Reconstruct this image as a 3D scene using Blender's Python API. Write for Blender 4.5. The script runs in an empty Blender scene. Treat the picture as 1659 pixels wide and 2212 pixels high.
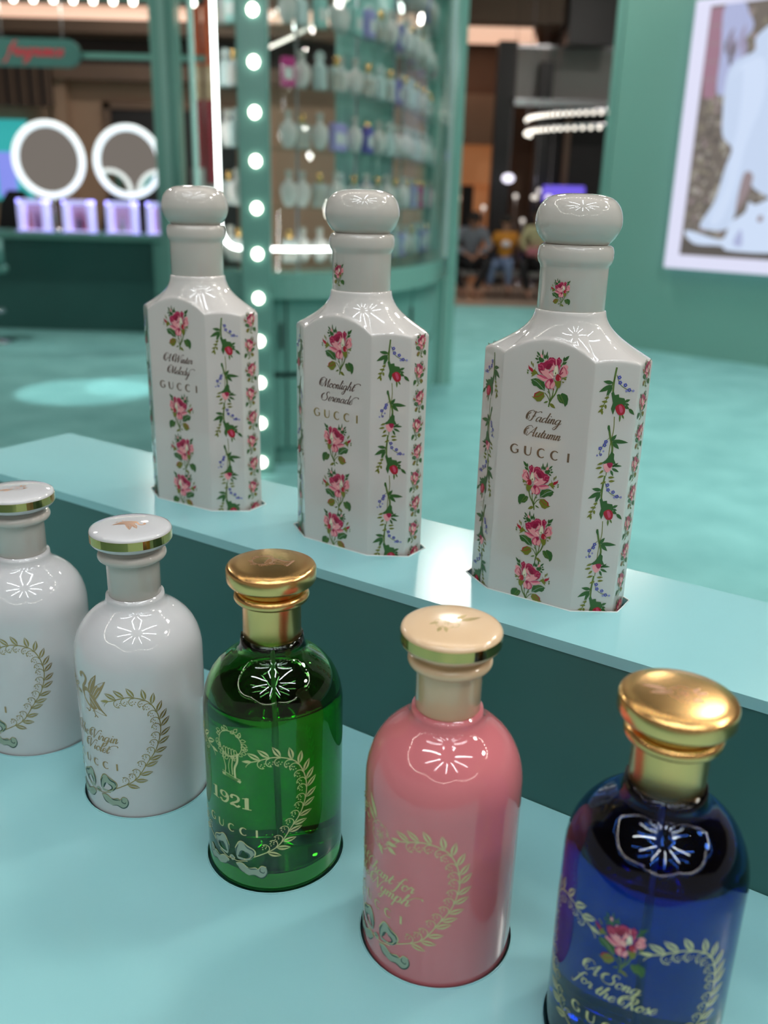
import bpy, bmesh, math, random
from mathutils import Vector, Matrix
random.seed(7)
SC = bpy.context.scene
COL = SC.collection
R_ = math.radians
H = 1.44                                   # camera height above the carpet
# ------------------------------------------------------------------ camera
def setup_camera():
    F, pitch, roll = 1935.7, R_(19.291), R_(1.529)
    fw = Vector((0, math.cos(pitch), -math.sin(pitch))); rt = Vector((1, 0, 0)); up = rt.cross(fw)
    r2 = rt*math.cos(roll) + up*math.sin(roll); u2 = -rt*math.sin(roll) + up*math.cos(roll)
    cd = bpy.data.cameras.new('camera'); co = bpy.data.objects.new('camera', cd); COL.objects.link(co)
    m = Matrix((r2, u2, -fw)).transposed().to_4x4(); m.translation = Vector((0, 0, H)); co.matrix_world = m
    cd.sensor_fit = 'HORIZONTAL'; cd.sensor_width = 36.0; cd.lens = 36.0*F/1659
    cd.clip_start = 0.02; cd.clip_end = 200
    cd.dof.use_dof = True; cd.dof.focus_distance = 0.435; cd.dof.aperture_fstop = 10.5
    SC.camera = co
setup_camera()
SC.view_settings.view_transform = 'Standard'; SC.view_settings.look = 'None'
SC.view_settings.gamma = 1.0; SC.view_settings.use_curve_mapping = False
SC.view_settings.exposure = 0.0
# ------------------------------------------------------------------ world: the dim warm mall all around
wd = bpy.data.worlds.new('mall_ambient'); SC.world = wd; wd.use_nodes = True
wd.node_tree.nodes['Background'].inputs[0].default_value = (0.95, 0.86, 0.78, 1)
wd.node_tree.nodes['Background'].inputs[1].default_value = 0.24

# ------------------------------------------------------------------ materials
def mat(name, col, rough=0.5, metal=0.0, coat=0.0, emit=None, es=0.0, trans=0.0, ior=1.45, spec=0.5, noise=None, bump=None, alpha=1.0):
    m = bpy.data.materials.new(name); m.use_nodes = True
    nt = m.node_tree; b = nt.nodes['Principled BSDF']
    b.inputs['Base Color'].default_value = (*col, 1); b.inputs['Roughness'].default_value = rough
    b.inputs['Metallic'].default_value = metal; b.inputs['IOR'].default_value = ior
    b.inputs['Coat Weight'].default_value = coat; b.inputs['Coat Roughness'].default_value = 0.03
    b.inputs['Transmission Weight'].default_value = trans; b.inputs['Specular IOR Level'].default_value = spec
    b.inputs['Alpha'].default_value = alpha
    if emit: b.inputs['Emission Color'].default_value = (*emit, 1); b.inputs['Emission Strength'].default_value = es
    if noise or bump:
        tc = nt.nodes.new('ShaderNodeTexCoord')
    if noise:
        sc_, c2, det = noise
        n = nt.nodes.new('ShaderNodeTexNoise'); n.inputs['Scale'].default_value = sc_; n.inputs['Detail'].default_value = det
        r = nt.nodes.new('ShaderNodeValToRGB'); r.color_ramp.elements[0].position = 0.32; r.color_ramp.elements[1].position = 0.68
        r.color_ramp.elements[0].color = (*c2, 1); r.color_ramp.elements[1].color = (*col, 1)
        nt.links.new(tc.outputs['Object'], n.inputs['Vector']); nt.links.new(n.outputs['Fac'], r.inputs['Fac']); nt.links.new(r.outputs['Color'], b.inputs['Base Color'])
    if bump:
        sc_, st, dist = bump
        n = nt.nodes.new('ShaderNodeTexNoise'); n.inputs['Scale'].default_value = sc_; n.inputs['Detail'].default_value = 4
        bm_ = nt.nodes.new('ShaderNodeBump'); bm_.inputs['Strength'].default_value = st; bm_.inputs['Distance'].default_value = dist
        nt.links.new(tc.outputs['Object'], n.inputs['Vector']); nt.links.new(n.outputs['Fac'], bm_.inputs['Height']); nt.links.new(bm_.outputs['Normal'], b.inputs['Normal'])
    return m
M = {}
M['mint_top'] = mat('mint_top', (0.29, 0.585, 0.605), 0.20, noise=(9, (0.28, 0.565, 0.585), 5), bump=(700, 0.04, 0.0004))
M['dark_teal'] = mat('dark_teal', (0.046, 0.15, 0.136), 0.35, noise=(3, (0.042, 0.138, 0.126), 3))
M['teal'] = mat('teal', (0.15, 0.36, 0.31), 0.34, noise=(2, (0.14, 0.34, 0.295), 3))
M['teal_gloss'] = mat('teal_gloss', (0.185, 0.40, 0.345), 0.14, noise=(0.7, (0.185, 0.41, 0.355), 2))
M['teal_pale'] = mat('teal_pale', (0.28, 0.52, 0.46), 0.3)
M['slot'] = mat('slot', (0.02, 0.09, 0.09), 0.5)
M['cut_edge'] = mat('cut_edge', (0.75, 0.82, 0.8), 0.25)
M['carpet'] = mat('carpet', (0.25, 0.58, 0.57), 0.95, spec=0.1, noise=(3.2, (0.195, 0.48, 0.475), 8), bump=(160, 0.6, 0.006))
M['mall_floor'] = mat('mall_floor', (0.50, 0.38, 0.30), 0.25, noise=(1.2, (0.43, 0.33, 0.26), 4))
M['tan_wall'] = mat('tan_wall', (0.44, 0.29, 0.20), 0.7, noise=(0.8, (0.40, 0.26, 0.18), 3))
M['brown_wall'] = mat('brown_wall', (0.20, 0.125, 0.085), 0.6, noise=(1, (0.17, 0.11, 0.08), 3))
M['dark_wall'] = mat('dark_wall', (0.03, 0.028, 0.03), 0.4, noise=(1, (0.022, 0.02, 0.022), 3))
M['ceiling'] = mat('ceiling', (0.13, 0.09, 0.07), 0.8, noise=(0.6, (0.10, 0.07, 0.055), 3))
M['grey'] = mat('grey', (0.32, 0.31, 0.30), 0.4, noise=(1.5, (0.27, 0.26, 0.26), 3))
M['steel'] = mat('steel', (0.62, 0.62, 0.66), 0.22, metal=1.0)
M['chrome'] = mat('chrome', (0.8, 0.8, 0.82), 0.08, metal=1.0)
M['ceramic'] = mat('ceramic', (0.64, 0.605, 0.575), 0.05, coat=0.4, noise=(6, (0.63, 0.595, 0.565), 2))
M['cap_white'] = mat('cap_white', (0.56, 0.52, 0.475), 0.06, coat=0.3, noise=(6, (0.55, 0.51, 0.465), 2))
M['lacquer'] = mat('lacquer', (0.60, 0.60, 0.61), 0.05, coat=0.5, noise=(8, (0.59, 0.59, 0.60), 2))
M['pink'] = mat('pink', (0.62, 0.18, 0.20), 0.05, coat=0.6, noise=(8, (0.645, 0.192, 0.21), 2))
M['cream'] = mat('cream', (0.76, 0.54, 0.34), 0.16, coat=0.5, noise=(8, (0.75, 0.53, 0.33), 2))
M['gold'] = mat('gold', (0.86, 0.52, 0.20), 0.24, metal=1.0, bump=(2500, 0.03, 0.0001))
M['gold_top'] = mat('gold_top', (0.86, 0.52, 0.22), 0.36, metal=1.0, bump=(2500, 0.06, 0.0001))
M['gold_foil'] = mat('gold_foil', (0.40, 0.30, 0.12), 0.3, metal=0.6)
M['brass_band'] = mat('brass_band', (0.62, 0.42, 0.15), 0.1, metal=1.0)
M['litegold'] = mat('litegold', (0.66, 0.60, 0.30), 0.35, metal=0.35)
M['rose_gold'] = mat('rose_gold', (0.72, 0.42, 0.26), 0.3, metal=0.7)
M['sepia_ink'] = mat('sepia_ink', (0.10, 0.05, 0.04), 0.3)
M['copper_foil'] = mat('copper_foil', (0.36, 0.22, 0.15), 0.25, metal=0.8)
M['green_glass'] = mat('green_glass', (0.20, 0.58, 0.17), 0.0, trans=1.0, ior=1.48)
M['green_liquid'] = mat('green_liquid', (0.45, 0.80, 0.30), 0.0, trans=1.0, ior=1.36)
M['blue_glass'] = mat('blue_glass', (0.05, 0.17, 0.60), 0.0, trans=1.0, ior=1.48)
M['blue_liquid'] = mat('blue_liquid', (0.40, 0.72, 0.92), 0.0, trans=1.0, ior=1.36)
M['tube'] = mat('tube', (0.75, 0.85, 0.75), 0.1, trans=0.6, ior=1.4)
M['clear_glass'] = mat('clear_glass', (0.93, 0.97, 0.96), 0.02, trans=1.0, ior=1.45)
def pane_mat():
    m = bpy.data.materials.new('pane'); m.use_nodes = True; nt = m.node_tree; nt.nodes.remove(nt.nodes['Principled BSDF'])
    t = nt.nodes.new('ShaderNodeBsdfTransparent'); t.inputs[0].default_value = (0.92, 0.96, 0.95, 1)
    g = nt.nodes.new('ShaderNodeBsdfGlossy'); g.inputs['Roughness'].default_value = 0.01
    lw = nt.nodes.new('ShaderNodeLayerWeight'); pw = nt.nodes.new('ShaderNodeMath'); pw.operation = 'POWER'; pw.inputs[1].default_value = 4.0; nt.links.new(lw.outputs['Facing'], pw.inputs[0])
    fr = nt.nodes.new('ShaderNodeMath'); fr.operation = 'MULTIPLY_ADD'; fr.inputs[1].default_value = 0.35; fr.inputs[2].default_value = 0.03; nt.links.new(pw.outputs[0], fr.inputs[0])
    mx = nt.nodes.new('ShaderNodeMixShader'); nt.links.new(fr.outputs[0], mx.inputs[0]); nt.links.new(t.outputs[0], mx.inputs[1]); nt.links.new(g.outputs[0], mx.inputs[2])
    nt.links.new(mx.outputs[0], nt.nodes['Material Output'].inputs[0]); return m
M['pane'] = pane_mat(); M['glass_rim'] = mat('glass_rim', (0.55, 0.72, 0.70), 0.2)
M['mirror'] = mat('mirror', (0.82, 0.80, 0.78), 0.02, metal=1.0)
M['led_white'] = mat('led_white', (1, 1, 1), 0.4, emit=(1.0, 0.97, 0.95), es=9)
M['led_cool'] = mat('led_cool', (1, 1, 1), 0.4, emit=(0.90, 0.96, 1.0), es=36)
M['ring_led'] = mat('ring_led', (1, 1, 1), 0.4, emit=(0.84, 0.95, 0.98), es=0.95)
M['bulb'] = mat('bulb', (1, 1, 1), 0.3, emit=(1.0, 0.93, 0.80), es=9)
M['bulb_far'] = mat('bulb_far', (1, 1, 1), 0.3, emit=(1.0, 0.90, 0.78), es=2.2)
M['cove'] = mat('cove', (1, 0.8, 0.7), 0.5, emit=(1.0, 0.62, 0.44), es=0.85)
M['fill_light'] = mat('fill_light', (1, 1, 1), 0.5, emit=(1.0, 0.94, 0.86), es=110)
M['warm_lamp'] = mat('warm_lamp', (1, 0.8, 0.5), 0.5, emit=(1.0, 0.55, 0.25), es=5)
M['lavender_led'] = mat('lavender_led', (0.8, 0.8, 1), 0.4, emit=(0.50, 0.48, 1.0), es=0.85)
M['violet_sign'] = mat('violet_sign', (0.2, 0.15, 0.8), 0.4, emit=(0.16, 0.10, 0.85), es=0.7)
M['screen_teal'] = mat('screen_teal', (0.05, 0.3, 0.3), 0.4, emit=(0.03, 0.40, 0.40), es=0.85)
M['screen_violet'] = mat('screen_violet', (0.2, 0.3, 0.6), 0.4, emit=(0.22, 0.24, 0.80), es=0.9)
M['red_letter'] = mat('red_letter', (0.75, 0.02, 0.06), 0.4, emit=(0.8, 0.02, 0.06), es=0.12)
M['dark_sign'] = mat('dark_sign', (0.07, 0.21, 0.19), 0.4)
M['orange_paint'] = mat('orange_paint', (0.72, 0.13, 0.04), 0.4)
M['red_paint'] = mat('red_paint', (0.42, 0.05, 0.07), 0.4)
M['white_paint'] = mat('white_paint', (0.75, 0.75, 0.73), 0.4)
M['black_paint'] = mat('black_paint', (0.012, 0.012, 0.014), 0.4)
M['fabric_brown'] = mat('fabric_brown', (0.11, 0.075, 0.06), 0.8)
M['fabric_dark'] = mat('fabric_dark', (0.05, 0.035, 0.032), 0.8)
# print colours
for n_, c_ in dict(crimson=(0.36, 0.012, 0.065), rose=(0.60, 0.075, 0.16), blush=(0.82, 0.34, 0.36), palerose=(0.90, 0.62, 0.56), leaf=(0.035, 0.115, 0.025), olive=(0.17, 0.19, 0.02), stem=(0.10, 0.17, 0.03), budred=(0.40, 0.012, 0.03), forget=(0.06, 0.08, 0.42), forget2=(0.20, 0.22, 0.58), pollen=(0.8, 0.6, 0.12), sage=(0.30, 0.40, 0.31), deepsage=(0.035, 0.09, 0.075), sagelight=(0.28, 0.38, 0.28), deeprose=(0.25, 0.006, 0.04), creamy=(0.80, 0.74, 0.55), palegold=(0.33, 0.25, 0.11), rustgold=(0.36, 0.15, 0.06)).items():
    M[n_] = mat(n_, c_, 0.35)

# ------------------------------------------------------------------ mesh helpers
def link(o, parent=None):
    COL.objects.link(o)
    if parent is not None: o.parent = parent
    return o
def tag(o, label=None, cat=None, group=None, kind=None):
    if label: o['label'] = label
    if cat: o['category'] = cat
    if group: o['group'] = group
    if kind: o['kind'] = kind
    return o
def empty(name, loc=(0, 0, 0), rz=0.0):
    o = bpy.data.objects.new(name, None); o.empty_display_size = 0.02; o.location = loc; o.rotation_euler = (0, 0, rz); COL.objects.link(o); return o
def mesh(name, V, Fc, m, smooth=False, mi=None, recalc=True):
    me = bpy.data.meshes.new(name); me.from_pydata([tuple(v) for v in V], [], Fc)
    for x in (m if isinstance(m, (list, tuple)) else [m]): me.materials.append(M[x] if isinstance(x, str) else x)
    if mi: me.polygons.foreach_set('material_index', mi)
    if recalc:
        b = bmesh.new(); b.from_mesh(me); bmesh.ops.recalc_face_normals(b, faces=b.faces); b.to_mesh(me); b.free()
    if smooth: me.polygons.foreach_set('use_smooth', [True]*len(me.polygons))
    me.update(); return me
def obj(name, V, Fc, m, parent=None, smooth=False, loc=None, rz=None, mi=None, recalc=True):
    o = bpy.data.objects.new(name, mesh(name, V, Fc, m, smooth, mi, recalc))
    if loc is not None: o.location = loc
    if rz is not None: o.rotation_euler = (0, 0, rz)
    return link(o, parent)
class MB:
    def __init__(s): s.V = []; s.F = []
    def add(s, V, F):
        k = len(s.V); s.V += [Vector(v) for v in V]; s.F += [tuple(i+k for i in f) for f in F]; return s
    def box(s, x0, x1, y0, y1, z0, z1, bev=0.0):
        if bev <= 0:
            V = [(x, y, z) for z in (z0, z1) for y in (y0, y1) for x in (x0, x1)]
            return s.add(V, [(0, 2, 3, 1), (4, 5, 7, 6), (0, 1, 5, 4), (2, 6, 7, 3), (0, 4, 6, 2), (1, 3, 7, 5)])
        b = bmesh.new(); bmesh.ops.create_cube(b, size=1)
        for v in b.verts: v.co = Vector(((x0+x1)/2+v.co.x*(x1-x0), (y0+y1)/2+v.co.y*(y1-y0), (z0+z1)/2+v.co.z*(z1-z0)))
        bmesh.ops.bevel(b, geom=list(b.edges), offset=bev, segments=2, profile=0.5, affect='EDGES')
        b.verts.index_update(); V = [v.co.copy() for v in b.verts]; F = [tuple(v.index for v in f.verts) for f in b.faces]; b.free(); return s.add(V, F)
    def lathe(s, prof, n=48, c=(0, 0), close=False):
        V = []; F = []; k = len(prof)
        for j in range(n):
            a = 2*math.pi*j/n
            for r, z in prof: V.append((c[0]+r*math.cos(a), c[1]+r*math.sin(a), z))
        for j in range(n):
            j2 = (j+1) % n
            for i in range(k-1+(1 if close else 0)):
                i2 = (i+1) % k; F.append((j*k+i, j2*k+i, j2*k+i2, j*k+i2))
        if not close:
            if prof[0][0] > 1e-6: F.append(tuple(j*k for j in range(n)))
            if prof[-1][0] > 1e-6: F.append(tuple(j*k+k-1 for j in range(n)))
        return s.add(V, F)
    def tube(s, pts, r, n=8, closed=False):
        pts = [Vector(p) for p in pts]; N = len(pts); V = []; F = []; prev = None
        rr = r if isinstance(r, (list, tuple)) else [r]*N
        for i, p in enumerate(pts):
            if closed: t = pts[(i+1) % N]-pts[i-1]
            else: t = pts[min(i+1, N-1)]-pts[max(i-1, 0)]
            t.normalize()
            if prev is None: u = t.orthogonal().normalized()
            else:
                u = prev - t*prev.dot(t); u = u.normalized() if u.length > 1e-6 else t.orthogonal().normalized()
            prev = u; w = t.cross(u)
            for k in range(n):
                a = 2*math.pi*k/n; V.append(p+(u*math.cos(a)+w*math.sin(a))*rr[i])
        for i in range(N-1+(1 if closed else 0)):
            i2 = (i+1) % N
            for k in range(n): F.append((i*n+k, i*n+(k+1) % n, i2*n+(k+1) % n, i2*n+k))
        if not closed: F.append(tuple(range(n))); F.append(tuple((N-1)*n+k for k in range(n)))
        return s.add(V, F)
    def ball(s, c, r, nu=12, nv=8, sc=(1, 1, 1)):
        V = [(c[0], c[1], c[2]-r*sc[2])]; F = []
        for i in range(1, nv):
            p = -math.pi/2+math.pi*i/nv
            for j in range(nu):
                a = 2*math.pi*j/nu; V.append((c[0]+r*sc[0]*math.cos(p)*math.cos(a), c[1]+r*sc[1]*math.cos(p)*math.sin(a), c[2]+r*sc[2]*math.sin(p)))
        V.append((c[0], c[1], c[2]+r*sc[2])); t = len(V)-1
        for j in range(nu):
            F.append((0, 1+(j+1) % nu, 1+j)); F.append((t, t-nu+j, t-nu+(j+1) % nu))
        for i in range(nv-2):
            for j in range(nu): F.append((1+i*nu+j, 1+i*nu+(j+1) % nu, 1+(i+1)*nu+(j+1) % nu, 1+(i+1)*nu+j))
        return s.add(V, F)
    def prism(s, pts, z0, z1):
        n = len(pts); V = [(x, y, z0) for x, y in pts]+[(x, y, z1) for x, y in pts]
        F = [tuple(range(n)), tuple(range(n, 2*n))]+[(i, (i+1) % n, n+(i+1) % n, n+i) for i in range(n)]
        return s.add(V, F)
    def arcwall(s, c, r0, r1, a0, a1, z0, z1, n=24):
        """solid sector wall between radii r0<r1"""
        V = []; F = []
        for i in range(n+1):
            a = a0+(a1-a0)*i/n
            for r, z in ((r0, z0), (r1, z0), (r1, z1), (r0, z1)): V.append((c[0]+r*math.cos(a), c[1]+r*math.sin(a), z))
        for i in range(n):
            for k in range(4): F.append((i*4+k, i*4+(k+1) % 4, i*4+4+(k+1) % 4, i*4+4+k))
        F.append((0, 1, 2, 3)); F.append(tuple(n*4+k for k in range(4)))
        return s.add(V, F)
    def build(s, name, m, parent=None, smooth=False, loc=None, rz=None):
        return obj(name, s.V, s.F, m, parent, smooth, loc, rz)
def spline(pts, n=7, closed=False):
    P = [Vector(p) for p in pts]; N = len(P); out = []
    rng = range(N) if closed else range(N-1)
    for i in rng:
        p0 = P[i-1] if (closed or i > 0) else P[0]*2-P[1]
        p1 = P[i]; p2 = P[(i+1) % N]; p3 = P[(i+2) % N] if (closed or i+2 < N) else P[-1]*2-P[-2]
        for k in range(n):
            t = k/n; out.append(0.5*((2*p1)+(p2-p0)*t+(2*p0-5*p1+4*p2-p3)*t*t+(3*p1-p0-3*p2+p3)*t**3))
    if not closed: out.append(P[-1])
    return out
def copy_tree(o, parent=None):
    c = o.copy(); COL.objects.link(c)
    if parent is not None: c.parent = parent
    for ch in list(o.children): copy_tree(ch, c)
    return c

# ------------------------------------------------------------------ flat print: 2-D art in millimetres laid on a surface
class Art:
    """polygons (material, layer, points in mm)"""
    def __init__(s): s.P = []
    def poly(s, m, pts, layer=0): s.P.append((m, layer, [tuple(p) for p in pts])); return s
    def blob(s, m, pts, layer=0, n=4): return s.poly(m, [(p.x, p.y) for p in spline([Vector((x, y, 0)) for x, y in pts], n, True)], layer)
    def ribbon(s, m, pts, w, layer=0, n=6, cal=None, taper=False):
        P = spline([Vector((x, y, 0)) for x, y in pts], n) if n > 1 else [Vector((x, y, 0)) for x, y in pts]
        N = len(P); L = []; Rr = []
        for i, p in enumerate(P):
            t = P[min(i+1, N-1)]-P[max(i-1, 0)]
            if t.length < 1e-9: t = Vector((1, 0, 0))
            t.normalize(); nn = Vector((-t.y, t.x, 0)); ww = w
            if cal is not None: ww = cal+(w-cal)*max(0.0, -t.y)**1.6
            if taper: ww *= max(0.15, math.sin(math.pi*min(1, max(0, i/(N-1))))**0.6)
            L.append(p+nn*ww/2); Rr.append(p-nn*ww/2)
        for i in range(N-1): s.P.append((m, layer, [(v.x, v.y) for v in (L[i], L[i+1], Rr[i+1], Rr[i])]))
        return s
    def leaf(s, m, p0, p1, w, layer=0, n=5):
        a = Vector((*p0, 0)); b = Vector((*p1, 0)); d = b-a; nn = Vector((-d.y, d.x, 0)).normalized(); L = []; Q = []
        for i in range(1, n):
            t = i/n; ww = w/2*math.sin(math.pi*t**0.8)
            L.append(a+d*t+nn*ww); Q.append(a+d*t-nn*ww)
        return s.poly(m, [(v.x, v.y) for v in [a]+L+[b]+Q[::-1]], layer)
    def dot(s, m, c, r, layer=0, n=7):
        return s.poly(m, [(c[0]+r*math.cos(6.2832*i/n), c[1]+r*math.sin(6.2832*i/n)) for i in range(n)], layer)
    def merge(s, o, dx=0, dy=0, sc=1.0, mirror=False, rot=0.0):
        c, sn = math.cos(rot), math.sin(rot)
        for m, l, pts in o.P:
            q = []
            for x, y in pts:
                if mirror: x = -x
                x, y = x*sc, y*sc; q.append((x*c-y*sn+dx, x*sn+y*c+dy))
            s.P.append((m, l, q))
        return s
    def clip_low(s, ymin):
        out = []
        for m, l, pts in s.P:
            q = []
            for i in range(len(pts)):
                a, b = pts[i-1], pts[i]
                if (a[1] >= ymin) != (b[1] >= ymin):
                    t = (ymin-a[1])/(b[1]-a[1]); q.append((a[0]+(b[0]-a[0])*t, ymin))
                if b[1] >= ymin: q.append(b)
            if len(q) >= 3: out.append((m, l, q))
        s.P = out; return s
    def build(s, name, fn, parent, remap=None, eps=0.12, step=0.045):
        V = []; F = []; mi = []; mats = []
        for m, l, pts in s.P:
            if remap: m = remap.get(m, m)
            if m not in mats: mats.append(m)
            k = len(V); V += [fn(x, y, eps+l*step) for x, y in pts]; F.append(tuple(range(k, k+len(pts)))); mi.append(mats.index(m))
        o = obj(name, V, F, mats, parent, mi=mi, recalc=False); return o
def cyl_map(Rmm, th0=0.0, z0=4.0):
    def fn(u, v, e):
        a = u/Rmm+th0; r = (Rmm+e)/1000
        return (r*math.sin(a), -r*math.cos(a), (v+z0)/1000)
    return fn
def plane_map(cx, cy, ux, uy, z0=4.0):
    nx, ny = uy, -ux
    def fn(u, v, e): return ((cx+ux*u+nx*e)/1000, (cy+uy*u+ny*e)/1000, (v+z0)/1000)
    return fn

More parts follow.
